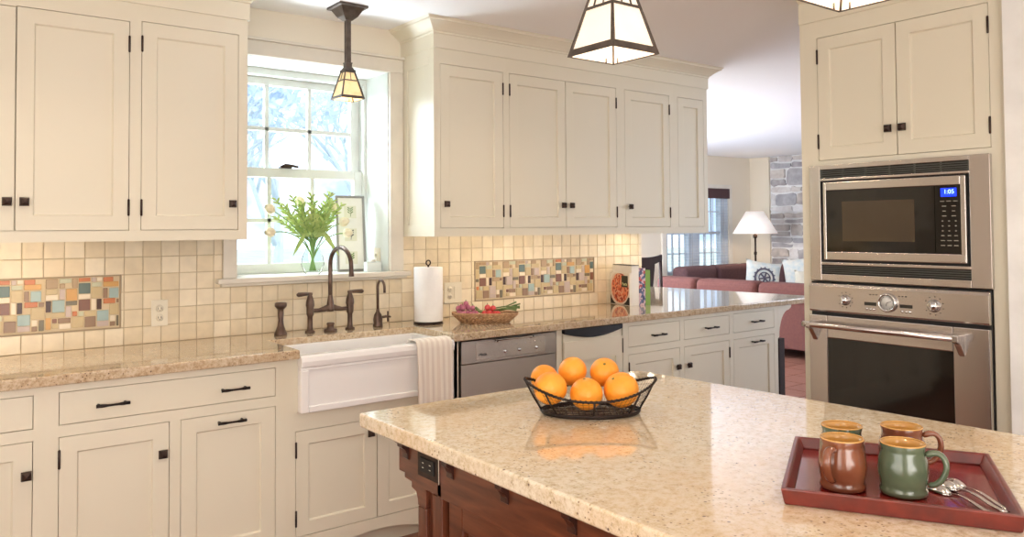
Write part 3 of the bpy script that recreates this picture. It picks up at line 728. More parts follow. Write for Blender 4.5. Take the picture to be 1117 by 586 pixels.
# trim between appliances
b = MB(); b.box(2.065, 2.1, B, B + .55, 0, .874); struct(b.build('trim_6', CREAM)); b = MB(); b.box(2.716, 2.752, B, B + .55, 0, .874); struct(b.build('trim_7', CREAM))
t = thing('trash_compactor', 'cream fronted compactor with a dark curved pull recess', 'appliance', (2.755, B, .10))
b = MB(); b.box(0, .445, .02, .55, .005, .77); b.build('body', BLACK, t)
w_ = .43; top = [(w_ + .008 - w_ * i / 16, .752 - .036 * math.sin(PI * i / 16)) for i in range(17)]
b = MB(); pl = [(.008, .03), (w_ + .008, .03)] + top; b.prism(pl, 1, 0, .02)
d = b.build('front_panel', CREAM, t, bevel=.001)
b = MB(); s = .05
b.box(.008, .008 + s, -.007, -.0002, .03, .655); b.box(w_ + .008 - s, w_ + .008, -.007, -.0002, .03, .655); b.box(.008 + s, w_ + .008 - s, -.007, -.0002, .03, .09); b.box(.008 + s, w_ + .008 - s, -.007, -.0002, .60, .655)
b.box(.008, w_ + .008, -.007, -.0002, .655, .705); b.build('panel_frame', CREAM, d)
hd = MB(); top2 = [(w_ + .008 - w_ * i / 16, .748 - .030 * math.sin(PI * i / 16)) for i in range(17)]
hd.prism([(.008, .772), (w_ + .008, .772)] + top2, 1, -.012, .012); hd.build('handle', mat('slate_plastic', (36, 40, 48), .25), t, bevel=.003)
b = MB(); b.tube([(w_ + .011, -.005, .61), (w_ + .011, -.005, .69)], .005, 8); b.build('hinge', BRONZE, t)

# ------------------------------------------------------------------ vegetable basket
ax = math.atan2(-.17, .20)
BASK = mat('wicker', (196, 160, 122), .8, noise=(60, (150, 112, 80), 1))
bc = (2.435, 3.43, .914)
t = thing('wicker_basket', 'low oval wicker basket of radishes on the counter', 'basket', bc, ax)
b = MB(); n = 44
def ell(a, L_, W_): return (L_ * math.cos(a), W_ * math.sin(a))
for lay in range(2):
    for i in range(n):
        a0 = 2 * PI * i / n; a1 = a0 + 2 * PI * 2.6 / n * (1 if lay else -1)
        if lay == 0 and i % 2: continue
        p = []
        for k in range(5):
            f = k / 4; a = a0 + (a1 - a0) * f; e = ell(a, .125 + .045 * f + .004 * lay, .06 + .03 * f + .004 * lay); p.append((e[0], e[1], .006 + .04 * f))
        b.tube(p, .0042, 6)
for z, f in ((.004, 0), (.047, 1), (.051, 1.05)): b.tube([(*ell(2 * PI * i / 40, .125 + .045 * f, .06 + .03 * f), z) for i in range(40)], .0055, 6, closed=True)
b.build('woven_side', BASK, t)
b = MB(); b.lathe([(.0001, .003), (.1, .003), (.1, .006), (.0001, .006)], n=30); b.v = [(x * 1.2, y * .6, z) for x, y, z in b.v]; b.build('base', BASK, t)
rot = Matrix.Rotation(ax, 3, 'Z')
RADP = mat('purple_radish_skin', (170, 84, 112), .4, noise=(30, (196, 124, 148), 1)); RADR = mat('red_radish_skin', (214, 54, 62), .3, noise=(30, (226, 92, 92), 1))
GREEN = mat('leaf_green', (86, 112, 60), .6, noise=(20, (120, 140, 84), 1))
def radish(loc, r, m, label, group):
    t_ = thing('radish', label, 'radish', loc, rr.uniform(0, 6), group)
    b = MB(); b.lathe([(.0001, -r), (r * .5, -r * .9), (r * .9, -r * .4), (r, 0), (r * .8, r * .6), (r * .3, r * .95), (.0001, r)], n=12); b.build('root', m, t_)
    b = MB(); b.tube([(0, 0, r * .9), (.002, 0, r * 1.5)], .0018, 5); b.build('stalk', GREEN, t_)
rr = random.Random(11)
for i, (x, y, z) in enumerate([(-.135, -.02, .05), (-.11, -.045, .05), (-.085, -.03, .05), (-.065, -.05, .048), (-.12, .01, .052), (-.09, .02, .052), (-.055, -.015, .05), (-.14, -.0, .074), (-.115, -.022, .078), (-.088, -.01, .08), (-.065, .005, .074), (-.10, -.005, .098), (-.045, -.035, .05), (-.125, .025, .08)]):
    v = rot @ Vector((x, y, z)); radish((bc[0] + v.x, bc[1] + v.y, bc[2] + v.z), .0155, RADP, 'purple pink radish heaped in the left end of the wicker basket', 'purple radishes in the basket')
for i, (x, y, z) in enumerate([(.0, -.03, .05), (.028, -.045, .052), (.055, -.03, .05), (.03, -.005, .052), (.015, -.02, .08), (.045, -.025, .076), (.07, -.045, .05)]):
    v = rot @ Vector((x, y, z)); radish((bc[0] + v.x, bc[1] + v.y, bc[2] + v.z), .0165, RADR, 'bright red radish in the middle of the wicker basket', 'red radishes in the basket')
t = thing('radish_greens', 'bundle of green stems lying over the right end of the wicker basket', 'vegetable', bc, ax)
for i in range(14):
    y = rr.uniform(-.04, .03); z = rr.uniform(.055, .08)
    b = MB(); b.tube([(.05, y, z), (.11, y + rr.uniform(-.01, .01), z + .01), (.165 + rr.uniform(0, .02), y + rr.uniform(-.02, .02), z + rr.uniform(.0, .035))], [.003, .003, .0045], 6); b.build('stem', GREEN, t)
for i in range(6):
    b = MB(); y = -.02 + i * .008; b.tube([(-.05, y, .08), (-.03, y - .01, .062), (-.01, y - .012, .058), (.02, y, .06)], [.004, .005, .005, .003], 6); b.build('stem', GREEN, t)

# ------------------------------------------------------------------ cookbooks
PAGE = mat('page_block', (240, 234, 220), .9)
def noise_cover(name, cols, scale):
    m, nt, b = newmat(name); L = nt.links.new
    tc = nt.nodes.new('ShaderNodeTexCoord'); v = nt.nodes.new('ShaderNodeTexVoronoi'); v.inputs['Scale'].default_value = scale
    r = nt.nodes.new('ShaderNodeValToRGB'); e = r.color_ramp.elements; r.color_ramp.interpolation = 'CONSTANT'
    e[0].color = lin(cols[0]); e[1].color = lin(cols[-1]); e[1].position = .85
    for i, c in enumerate(cols[1:-1]): q = e.new(.85 * (i + 1) / (len(cols) - 1)); q.color = lin(c)
    L(tc.outputs['Object'], v.inputs['Vector']); L(v.outputs['Color'], r.inputs['Fac']); L(r.outputs['Color'], b.inputs['Base Color']); b.inputs['Roughness'].default_value = .3
    return m
COV = [mat('white_cover', (238, 232, 222), .35), mat('white_jacket', (240, 236, 230), .35), noise_cover('patterned_jacket', [(176, 70, 70), (96, 104, 140), (206, 176, 184), (62, 68, 104), (226, 220, 214)], 70), mat('green_jacket', (128, 168, 70), .4)]
bang = -.20
bx, by = 3.638, 3.545
labels = ['cookbook with a bowl of red pasta on its cover, leftmost and facing out', 'tall white cookbook with a dark top edge behind the pasta one', 'cookbook with a busy red and blue spine', 'green spined cookbook at the right end of the row']
x = 0
dims = [(.014, .215, .205), (.055, .205, .252), (.050, .19, .235), (.036, .18, .222)]
for i, (th, dp, ht) in enumerate(dims):
    v = Matrix.Rotation(-.18, 3, 'Z') @ Vector((x, 0, 0))
    t = thing('cookbook', labels[i], 'book', (bx + v.x, by + v.y, .914), -.18 * 0 - .18, 'cookbooks on the counter')
    c = .003
    b = MB(); b.box(0, c, 0, dp, 0, ht); b.box(th - c, th, 0, dp, 0, ht); b.box(c, th - c, 0, c, 0, ht); b.build('cover', COV[i], t)
    b = MB(); b.box(c, th - c, c, dp - .004, .004, ht - .004); b.build('pages', PAGE, t)
    if i == 0:
        # bowl of pasta picture: plate disc, food disc, black title box
        b = MB(); ang = [2 * PI * k / 32 for k in range(32)]
        def clipdisc(cy, cz, rad, xx): return [(min(max(cy + rad * math.cos(a), .004), dp - .004), min(max(cz + rad * math.sin(a), .004), ht - .004)) for a in ang]
        b.prism([(.003, .002), (dp - .002, .002), (dp - .002, .1), (.003, .05)], 0, -.0004, 0); b.build('cover_black_area', BLACK, t)  # black lower part of the cover print
        b = MB(); b.prism(clipdisc(.112, .105, .108, 0), 0, -.0012, -.0004); b.build('printed_plate', mat('printed_plate', (232, 214, 200), .35), t)
        b = MB(); b.prism(clipdisc(.105, .108, .095, 0), 0, -.002, -.0012); b.build('printed_pasta', noise_cover('printed_pasta', [(196, 74, 44), (226, 128, 90), (150, 44, 30), (222, 160, 128), (205, 92, 60)], 75), t)
        b = MB(); b.box(-.003, -.002, .018, .085, .115, .188); b.build('title_box', mat('title_black', (34, 38, 26), .4), t)
        text('Pasta', 'lettering', mat('title_cream', (220, 226, 170), .5), t, (-.0034, .0515, .135), (R(90), 0, R(-90)), .027)
    if i == 1:
        b = MB(); b.box(-.001, th + .001, -.002, dp, ht, ht + .004); b.build('dark_top_edge', BLACK, t)
    if i == 2:
        text('COOKING', 'lettering', WHITE, t, (th / 2, -.0006, ht / 2), (R(90), R(90), 0), .03) if False else None
    x += th + .0015

# ------------------------------------------------------------------ window sill things
GLV = glass_mat('vase_glass', (.97, 1, .99), .025, .98)
t = thing('tulip_vase', 'clear glass vase on the window sill', 'vase', (1.66, 3.86, 1.182))
b = MB(); b.lathe([(.034, 0), (.045, .012), (.058, .05), (.052, .09), (.035, .125), (.034, .15), (.05, .185), (.054, .19), (.050, .186), (.031, .15), (.032, .125), (.048, .09), (.054, .05), (.042, .016), (.0001, .01)], n=28); b.build('glass_body', GLV, t)
LEAF = mat('tulip_leaf', (150, 180, 96), .5, noise=(10, (190, 206, 130), 1)); PET = mat('tulip_petal', (246, 240, 214), .5, noise=(20, (236, 226, 190), 1)); STEM = mat('tulip_stem', (132, 166, 96), .5)
base = Vector((1.66, 3.86, 1.20))
def flower(tip, mid, label):
    t_ = thing('tulip', label, 'flower', base, 0)
    tip = Vector(tip) - base; mid = Vector(mid) - base
    st = Vector((tip.x * -.08, tip.y * -.08, .0)); b = MB(); pts = []
    neck = Vector((tip.x * .08, tip.y * .08, .15))
    for i in range(13):
        s_ = i / 12
        p = st * (1 - s_) ** 3 + neck * 3 * s_ * (1 - s_) ** 2 + mid * 3 * s_ * s_ * (1 - s_) + tip * s_ ** 3; pts.append(p)
    b.tube(pts, .0032, 6); b.build('stem', STEM, t_)
    d = (pts[-1] - pts[-2]).normalized(); q = d.to_track_quat('Z', 'Y').to_matrix()
    for k in range(6):
        b = MB(); a = k * PI / 3; rr_ = .014 if k % 2 else .012
        vs = []
        for (u, wdt, out) in ((0, .005, .003), (.014, .015, .016), (.032, .016, .019), (.048, .010, .013), (.058, .001, .007)):
            for s_ in (-1, 0, 1):
                v = Vector((out + (.002 if s_ == 0 else 0), s_ * wdt, u)); v = Matrix.Rotation(a, 3, 'Z') @ v; vs.append(q @ v + pts[-1])
        fs = [(j * 3 + i, j * 3 + i + 1, (j + 1) * 3 + i + 1, (j + 1) * 3 + i) for j in range(4) for i in range(2)]
        b.add(vs, fs, True); o = b.build('petal', PET, t_, weld=False)
        o.modifiers.new('solid', 'SOLIDIFY').thickness = .002
flower((1.452, 3.84, 1.50), (1.56, 3.85, 1.44), 'white tulip leaning left, upper of the two on that side')
flower((1.452, 3.83, 1.40), (1.56, 3.85, 1.41), 'cream tulip drooping left, lower of the two on that side')
flower((1.80, 3.85, 1.44), (1.74, 3.86, 1.42), 'cream tulip bending right toward the picture frame')
flower((1.825, 3.86, 1.39), (1.76, 3.86, 1.39), 'pale tulip lowest on the right in front of the picture frame')
flower((1.77, 3.90, 1.51), (1.70, 3.88, 1.45), 'pale tulip standing at the upper right of the bouquet')
flower((1.62, 3.90, 1.53), (1.65, 3.88, 1.45), 'pale tulip standing in the middle of the greenery')
t = thing('bouquet_foliage', 'spray of bright green leaves fanning out of the glass vase', 'foliage', base)
rl = random.Random(2)
def leaf(p0, d, L_, wd, curl, m=LEAF):
    b = MB(); d = d.normalized(); side = d.cross(Vector((0.3, 1, .2))).normalized(); up = side.cross(d); vs = []; n_ = 6
    for i in range(n_ + 1):
        s_ = i / n_; c_ = p0 + d * L_ * s_ + Vector((d.x, d.y, 0)) * curl * s_ * s_ * L_ - Vector((0, 0, 1)) * curl * s_ ** 3 * L_ * .6
        wv = wd * math.sin(PI * (.12 + .88 * s_)) ** .8 + .0005
        vs += [c_ - side * wv, c_ + up * wv * .25, c_ + side * wv]
    b.add(vs, [(j * 3 + i, j * 3 + i + 1, (j + 1) * 3 + i + 1, (j + 1) * 3 + i) for j in range(n_) for i in range(2)], True)
    return b
heads = [(-.155, .33), (.115, .37), (-.03, .35), (.075, .31), (-.11, .27), (.17, .31), (.02, .32), (-.06, .31), (-.13, .30), (-.09, .34), (-.045, .30), (.0, .24), (.05, .30), (.09, .36), (.12, .33), (.15, .28), (-.15, .24), (.03, .27), (.07, .25), (-.07, .26), (-.02, .28)]
for i, (hx, hz) in enumerate(heads):
    tip = Vector((hx * 1.05 - .01, rl.uniform(-.08, .06), hz + .03)); st = Vector((-hx * .1, 0, .0)); nk = Vector((hx * .1, tip.y * .1, .15))
    b = MB(); pts = [st, st.lerp(nk, .5), nk, nk.lerp(tip, .33), nk.lerp(tip, .66), tip]; b.tube(pts, .0028, 6); sm = b.build('stem', STEM, t)
    for k in range(20):
        f = .12 + .88 * k / 19; p = nk.lerp(tip, f); d = (tip - nk).normalized(); a = k * 2.4
        sd = Vector((math.cos(a), math.sin(a), 0)); dd = d * .75 + sd * .65
        leaf(p, dd, .044 * (1.2 - f * .45), .0052, .2).build('leaf', LEAF, t, weld=False)
for hx, L_, dz in ((-.10, .09, -.3), (.10, .10, -.25), (.13, .08, -.4)):
    leaf(Vector((hx * .5, -.02, .19)), Vector((hx, 0, dz + .1)), L_, .010, .6, LEAF).build('leaf', LEAF, t, weld=False)

# botanical picture frame leaning in the window corner
SILV = mat('pewter_frame', (150, 150, 146), .4, metal=.3)
t = thing('picture_frame', 'tall narrow silver picture frame with botanical prints on the sill', 'picture', (1.925, 3.95, 1.182), R(-8)); t.rotation_euler = (R(-5), 0, R(-6))
b = MB(); w_, h = .165, .415; q = .013
b.box(-w_ / 2, w_ / 2, 0, .014, 0, q); b.box(-w_ / 2, w_ / 2, 0, .014, h - q, h); b.box(-w_ / 2, -w_ / 2 + q, 0, .014, q, h - q); b.box(w_ / 2 - q, w_ / 2, 0, .014, q, h - q); b.build('frame', SILV, t, bevel=.002)
b = MB(); b.box(-w_ / 2 + q, w_ / 2 - q, .006, .012, q, h - q); b.build('mat_board', mat('mat_board', (240, 240, 234), .8), t)
for k in range(3):
    z = .075 + k * .125; b = MB(); b.box(-.034, .034, .0045, .006, z - .034, z + .034); pr_ = b.build('print', mat('print_paper', (226, 226, 208), .8), t)
    b = MB(); b.tube([(0, .004, z - .026), (.004, .004, z), (.0, .004, z + .022)], .0016, 5)
    for s_ in (-1, 1):
        for u in (-.01, .003, .014): b.tube([(0, .004, z + u), (s_ * .014, .004, z + u + .012)], [.0012, .004], 5)
    b.build('drawing', mat('print_ink', [(120, 150, 90), (60, 62, 66), (140, 160, 120)][k], .8), pr_)
b = MB(); b.hexa([(-.015, .014, .30), (.015, .014, .30), (.015, .02, .30), (-.015, .02, .30), (-.02, .014, .36), (.02, .014, .36), (.02, .02, .36), (-.02, .02, .36)]); b.build('easel_back', BLACK, t)
t = thing('candle_holder', 'small frosted glass candle holder beside the picture frame', 'candle', (1.985, 3.83, 1.182))
FR = mat('frosted_glass', (222, 232, 230), .35); b = MB(); b.box(-.045, .045, -.02, .02, 0, .055); b.build('holder', FR, t, bevel=.005)
b = MB(); b.lathe([(.015, .055), (.015, .066), (.001, .067)], n=14); b.build('candle', mat('candle_wax', (244, 240, 226), .5), t)

# ------------------------------------------------------------------ oven tower
TX = 3.30; TY0 = 2.103; TWD = TY0 - 1.238
def ty(y): return TY0 - y
t = thing('oven_tower_cabinet', 'tall cream cabinet housing the microwave and wall oven', 'cabinet', (TX, TY0, 0), -PI / 2)
ops = [(ty(2.018), ty(1.294), 1.706, 2.268), (ty(2.05), ty(1.298), .36, 1.68), (ty(2.018), ty(1.294), .13, .33)]
b = MB(); xs = sorted({0, TWD} | {v for o in ops for v in o[:2]}); zz = sorted({.10, 2.345} | {v for o in ops for v in o[2:]})
for i in range(len(xs) - 1):
    for k in range(len(zz) - 1):
        cx, cz = (xs[i] + xs[i + 1]) / 2, (zz[k] + zz[k + 1]) / 2
        if any(o[0] < cx < o[1] and o[2] < cz < o[3] for o in ops): continue
        b.box(xs[i], xs[i + 1], 0, .02, zz[k], zz[k + 1])
b.box(0, TWD, .023, .62, 1.70, 2.344); b.box(0, .018, .02, .62, 0, 1.7); b.box(TWD - .018, TWD, .02, .62, 0, 1.7); b.box(.018, TWD - .018, .56, .62, 0, 1.7); b.box(.018, TWD - .018, .02, .56, .335, .355); b.box(0, TWD, .06, .08, 0, .1)
b.build('body', CREAM, t)
g = .0022
for a, c, kn, hg in ((2.018, 1.656, 1.688, 0), (1.656, 1.294, 1.628, 1)):
    w_ = a - c - 2 * g; h = .562 - 2 * g
    d = door_mesh(w_, h).build('door', CREAM, t, (ty(a) + g, 0, 1.706 + g), bevel=.0008, seg=1)
    knob(d, a - kn - g, 1.818 - 1.706); hx = w_ if hg else 0; hinge(d, hx, h - .085); hinge(d, hx, .085)
d = flat_front(.724 - 2 * g, .2 - 2 * g).build('drawer', CREAM, t, (ty(2.018) + g, 0, .13 + g)); pull(d, .36, .1)
b = MB(); prof = [(0, 2.345), (-.008, 2.345), (-.008, 2.44), (-.014, 2.446), (-.03, 2.46), (-.06, 2.475), (-.075, CZ - .001), (0, CZ - .001)]
b.prism(prof, 0, 0, TWD); o = b.build('crown', CREAM, t)
b = MB(); b.box(0, TWD, 0, .62, 2.345, CZ - .001); b.build('top_filler', CREAM, t)

# microwave
t = thing('microwave', 'built-in stainless microwave with black glass door above the oven', 'microwave', (TX, 2.053, 1.165), -PI / 2)
Wm = .76
def tb(name, boxes, m, par, bevel=.002):
    b = MB()
    for q in boxes: b.box(*q)
    return b.build(name, m, par, bevel=bevel)
# trim surround with openings
x0, x1 = .053, .685; 
tb('trim_surround', [(0, x0, -.022, .0, 0, .518), (x1, Wm, -.022, .0, 0, .518), (x0, x1, -.022, 0, .498, .518), (x0, x1, -.022, 0, .447, .458), (x0, x1, -.022, 0, .071, .084), (x0, x1, -.022, 0, 0, .030)], STEEL, t)
b = MB(); b.box(x0, x1, -.004, .35, .03, .50); b.build('dark_recess', BLACK, t)
LOU = mat('louvre_grey', (96, 98, 94), .35, metal=.6)
b = MB()
for k in range(4): b.box(x0 + .001, x1 - .001, -.018, -.006, .463 + k * .009, .467 + k * .009)
for k in range(7): b.box(x0 + k * .1045 - .002, x0 + k * .1045 + .002, -.017, -.006, .458, .498)
b.build('upper_vent', LOU, t)
b = MB()
for k in range(4): b.box(x0 + .001, x1 - .001, -.018, -.006, .035 + k * .009, .039 + k * .009)
b.build('lower_vent', LOU, t)
dx0, dx1, dz0_, dz1_ = .070, .674, .094, .440
b = MB(); b.box(dx0, dx0 + .015, -.030, -.004, dz0_, dz1_); b.box(dx1 - .020, dx1, -.030, -.004, dz0_, dz1_); b.box(dx0 + .015, dx1 - .020, -.030, -.004, dz0_, dz0_ + .037); b.box(dx0 + .015, dx1 - .020, -.030, -.004, dz1_ - .037, dz1_)
dr = b.build('door_frame', STEEL, t, bevel=.003)
b = MB(); b.box(dx0 + .0155, .555, -.0275, -.005, dz0_ + .038, dz1_ - .038); b.build('door_glass', BLKG, dr)
b = MB(); b.box(.160, .475, -.0281, -.0276, .178, .352); b.build('window_mesh', mat('mesh_window', (74, 62, 48), .12), dr)
b = MB(); b.box(.557, dx1 - .0205, -.0275, -.005, dz0_ + .038, dz1_ - .038); cp = b.build('control_panel', BLKG, t)
BLUE = mat('blue_display', (10, 30, 200), .3, emit=(16, 60, 255), estr=1.6); GLY = mat('display_glyph', (160, 200, 255), .3, emit=(170, 210, 255), estr=2); KEY = mat('key_print', (150, 146, 136), .5)
b = MB(); b.box(.580, .640, -.0285, -.0276, .358, .392); b.build('display', BLUE, cp)
text('1:05', 'clock_digits', GLY, cp, (.612, -.0292, .377), (R(90), 0, 0), .024)
b = MB(); rr2 = random.Random(4)
for r_ in range(10):
    z = .340 - r_ * .0195; xs_ = (.585, .610, .635) if r_ not in (1, 2, 3) else (.592, .628)
    for x_ in xs_:
        hw = .008 if r_ in (0, 1, 3, 8, 9) else .003 if r_ in (4, 5, 6) else .006
        b.box(x_ - hw, x_ + hw, -.0281, -.0276, z - .0016 - (.001 if hw < .004 else 0), z + .0016)
b.build('keypad', KEY, cp)
b = MB(); b.box(.558, dx1 - .004, -.0315, -.029, dz0_ + .005, dz0_ + .033); b.build('open_button', STEEL, t, bevel=.002)

# wall oven
t = thing('wall_oven', 'stainless wall oven with round clock dial and bar handle', 'oven', (TX, 2.058, .36), -PI / 2)
z0 = .36
tb('side_trim', [(0, .757, -.012, .0, 0, .80)], BLACK, t)
b = MB(); b.prism([(-.028, 1.027 - z0), (-.032, 1.035 - z0), (-.032, 1.140 - z0), (-.022, 1.153 - z0), (-.0, 1.153 - z0), (0, 1.027 - z0)], 0, 0, .755)
cp = b.build('control_panel', STEEL, t, bevel=.002)
def dial(xc, zc, r_, name):
    b = MB(); b.lathe([(r_ * 1.25, -.032), (r_ * 1.25, -.035), (r_ * 1.05, -.037), (r_, -.046), (r_ * .8, -.056), (.0001, -.057)], (xc, 0, zc), 28, axis=1); k = b.build(name, CHROME, cp)
    b = MB(); b.box(xc - .004, xc + .004, -.066, -.05, zc - r_ * .75, zc + r_ * .75); b.build('grip', CHROME, k, bevel=.001)
    b = MB()
    for i in range(10):
        a = R(-60 + i * 33); b.lathe([(.0001, -.0335), (.0022, -.0335), (.0022, -.032)], (xc + math.sin(a) * r_ * 1.75, 0, zc + math.cos(a) * r_ * 1.75), 8, axis=1)
    b.build('tick_marks', BLACK, k)
dial(.175, 1.086 - z0, .019, 'knob'); dial(.552, 1.088 - z0, .021, 'knob')
xc, zc = .364, 1.087 - z0
b = MB(); b.lathe([(.040, -.032), (.040, -.042), (.037, -.047), (.031, -.046), (.031, -.040)], (xc, 0, zc), 36, axis=1); ck = b.build('clock', CHROME, cp)
b = MB(); b.lathe([(.0001, -.0415), (.0312, -.0415), (.0312, -.039)], (xc, 0, zc), 32, axis=1); b.build('clock_face', mat('clock_face', (214, 212, 206), .4), ck)
b = MB()
for i in range(12):
    a = i * PI / 6; b.lathe([(.0001, -.0422), (.0014, -.0422), (.0014, -.041)], (xc + math.sin(a) * .026, 0, zc + math.cos(a) * .026), 6, axis=1)
b.tube([(xc, -.0425, zc), (xc + .018, -.0425, zc + .006)], .0012, 5); b.tube([(xc, -.0425, zc), (xc - .002, -.0425, zc - .014)], .0014, 5); b.build('clock_hands', BLACK, ck)
for s_ in (-1, 1):
    b = MB(); a = xc + s_ * .076; b.box(a - .026, a + .026, -.0335, -.0318, zc - .017, zc - .003); b.build('readout', BLKG, cp)
    b = MB()
    for k in (-1, 0, 1):
        b = MB(); b.lathe([(.0001, -.036), (.005, -.036), (.006, -.032)], (a + k * .016, 0, zc - .032), 12, axis=1); b.build('button', CHROME, cp)
    b = MB()
    for k in range(3): b.box(xc + s_ * (.048 + k * .014) - .003, xc + s_ * (.048 + k * .014) + .003, -.0325, -.0318, zc + .028, zc + .032)
    b.build('printed_marks', BLACK, cp)
# door as frame around glass
dzt = 1.012 - z0; gx0, gx1, gz0, gz1 = .088, .622, .14, .913 - z0
b = MB(); b.box(0.0, gx0, -.034, 0, .0, dzt); b.box(gx1, .755, -.034, 0, 0, dzt); b.box(gx0, gx1, -.034, 0, gz1, dzt); b.box(gx0, gx1, -.034, 0, 0, gz0)
od = b.build('door', STEEL, t, bevel=.004)
b = MB(); b.box(gx0, gx1, -.030, -.005, gz0, gz1); b.build('door_glass', BLKG, od)
b = MB(); hz = .972 - z0; b.tube([(.0, -.085, hz), (.02, -.085, hz), (.66, -.085, hz)], .013, 16); hb = b.build('handle', STEEL, od)
for x_ in (.03, .655):
    b = MB(); b.prism([(-.034, hz + .014), (-.098, hz + .014), (-.098, hz - .014), (-.075, hz - .022), (-.034, hz - .075)], 0, x_ - .012, x_ + .012); b.build('bracket', STEEL, hb, bevel=.004)

# ------------------------------------------------------------------ island
t = thing('kitchen_island', 'cherry wood kitchen island with stepped legs and a panelled side', 'kitchen island', (1.07, 1.80, 0))
IX, IY = 1.07, 1.80
def L3(x0, x1, y0, y1, z0, z1): return (x0 - IX, x1 - IX, y0 - IY, y1 - IY, z0, z1)
b = MB(); b.box(*L3(1.10, 1.98, .40, 1.80, .10, .80)); b.box(*L3(1.16, 1.92, .46, 1.70, 0, .10)); b.build('body', CHERRYX, t)
# frieze with stepped end profile (y,z), runs the length
prof = [(2.02, .875), (2.02, .860), (1.985, .845), (1.955, .840), (1.955, .829), (1.915, .824), (1.915, .757), (1.885, .757), (1.885, .745), (1.848, .742), (1.848, .728), (1.825, .722), (1.817, .705), (1.815, .690), (1.776, .690), (1.776, .738), (1.70, .738), (1.70, .875)]
prof = [(y - IY - (.035 if y > 1.99 else 0), z) for y, z in prof]
for xa_ in (0.0, .857):
    b = MB(); b.prism(prof, 0, xa_, xa_ + .045); b.build('stepped_bracket', CHERRY, t, bevel=.002)
b = MB(); b.box(*L3(1.07, 1.115, .34, 1.72, .735, .875)); b.box(*L3(1.925, 1.97, .34, 1.72, .735, .875)); b.box(*L3(1.115, 1.925, .36, .40, .735, .875)); b.box(*L3(1.115, 1.925, 1.74, 1.80, .735, .875)); b.build('frieze', CHERRY, t, bevel=.002)
b = MB(); b.prism([(-.028, .875), (-.028, .866), (-.018, .860), (-.008, .852), (0, .846), (0, .875)], 1, .34 - IY, 1.985 - IY); b.build('cove_moulding', CHERRY, t)
for y_ in (1.815, .40):
    for x_ in (1.07, 1.91):
        b = MB(); b.box(x_ - IX, x_ - IX + .06, y_ - .040 - IY, y_ - IY, 0, .689); 
        b.box(x_ - IX, x_ - IX + .06, y_ - .115 - IY, y_ - .072 - IY, 0, .737); b.box(x_ - IX + .012, x_ - IX + .05, y_ - .08 - IY, y_ - .039 - IY, .0, .737); b.build('leg', CHERRYX, t, bevel=.003)
# side panels (frame and raised panel) on the visible long side
def side_panel(ya, yb):
    b = MB(); s = .06
    za, zb_ = .12, .735
    b.box(-.0, .03, ya - IY, yb - IY, zb_ - .0, zb_ + .002) if False else None
    for q in ((ya, ya + s, za, zb_), (yb - s, yb, za, zb_), (ya + s, yb - s, za, za + s), (ya + s, yb - s, zb_ - s, zb_)): b.box(.012, .035, q[0] - IY, q[1] - IY, q[2], q[3])
    d = b.build('side_panel', CHERRY, t, bevel=.003)
    b = MB(); e = .025
    y0_, y1_, z0_, z1_ = ya + s - IY, yb - s - IY, za + s, zb_ - s
    b.add([(.030, y0_, z0_), (.030, y1_, z0_), (.030, y1_, z1_), (.030, y0_, z1_), (.018, y0_ + e, z0_ + e), (.018, y1_ - e, z0_ + e), (.018, y1_ - e, z1_ - e), (.018, y0_ + e, z1_ - e)], [(0, 1, 5, 4), (1, 2, 6, 5), (2, 3, 7, 6), (3, 0, 4, 7), (4, 5, 6, 7)])
    b.build('raised_panel', CHERRYX, d)
side_panel(1.10, 1.685); side_panel(.46, 1.04)
b = MB(); b.box(*L3(1.075, 1.115, 1.04, 1.10, .10, .735)); b.build('stile', CHERRYX, t)
for y_ in (1.872, 1.655, 1.432, 1.207, .98, .755, .53):
    b = MB(); pr = [(0, .846), (-.022, .843), (-.022, .832), (-.012, .824), (-.006, .812), (-.006, .800), (0, .796)]
    b.prism(pr, 1, y_ - .013 - IY, y_ + .013 - IY); b.build('frieze_block', CHERRYD, t, bevel=.001)
# island outlet
t2 = thing('island_outlet', 'dark bronze horizontal outlet set in the end of the island frieze', 'outlet', (1.07, 1.757, .803), -PI / 2)
b = MB(); b.box(-.052, .052, -.004, -.0005, -.032, .032); b.build('cover_plate', BRONZE, t2, bevel=.001)
b = MB(); b.box(-.036, .030, -.007, -.0035, -.018, .018); rc = b.build('receptacle', BLACK, t2, bevel=.001)
b = MB()
for x_ in (-.02, .014):
    for z_ in (-.006, .006): b.box(x_ - .004, x_ + .004, -.0078, -.0068, z_ - .0012, z_ + .0012)
b.build('slots', CHROME, rc); b = MB(); b.box(.052, .056, -.006, -.0005, -.032, .032); b.build('bright_edge', CHROME, t2)
# slab
b = MB(); b.prism([(.979, 1.971), (.979, .2), (2.135, .2), (2.028, 1.943)][::-1], 2, .876, .914)
tag(b.build('island_countertop', ISLG, bevel=.006, seg=3), 'pale gold speckled granite slab on the island', 'countertop')

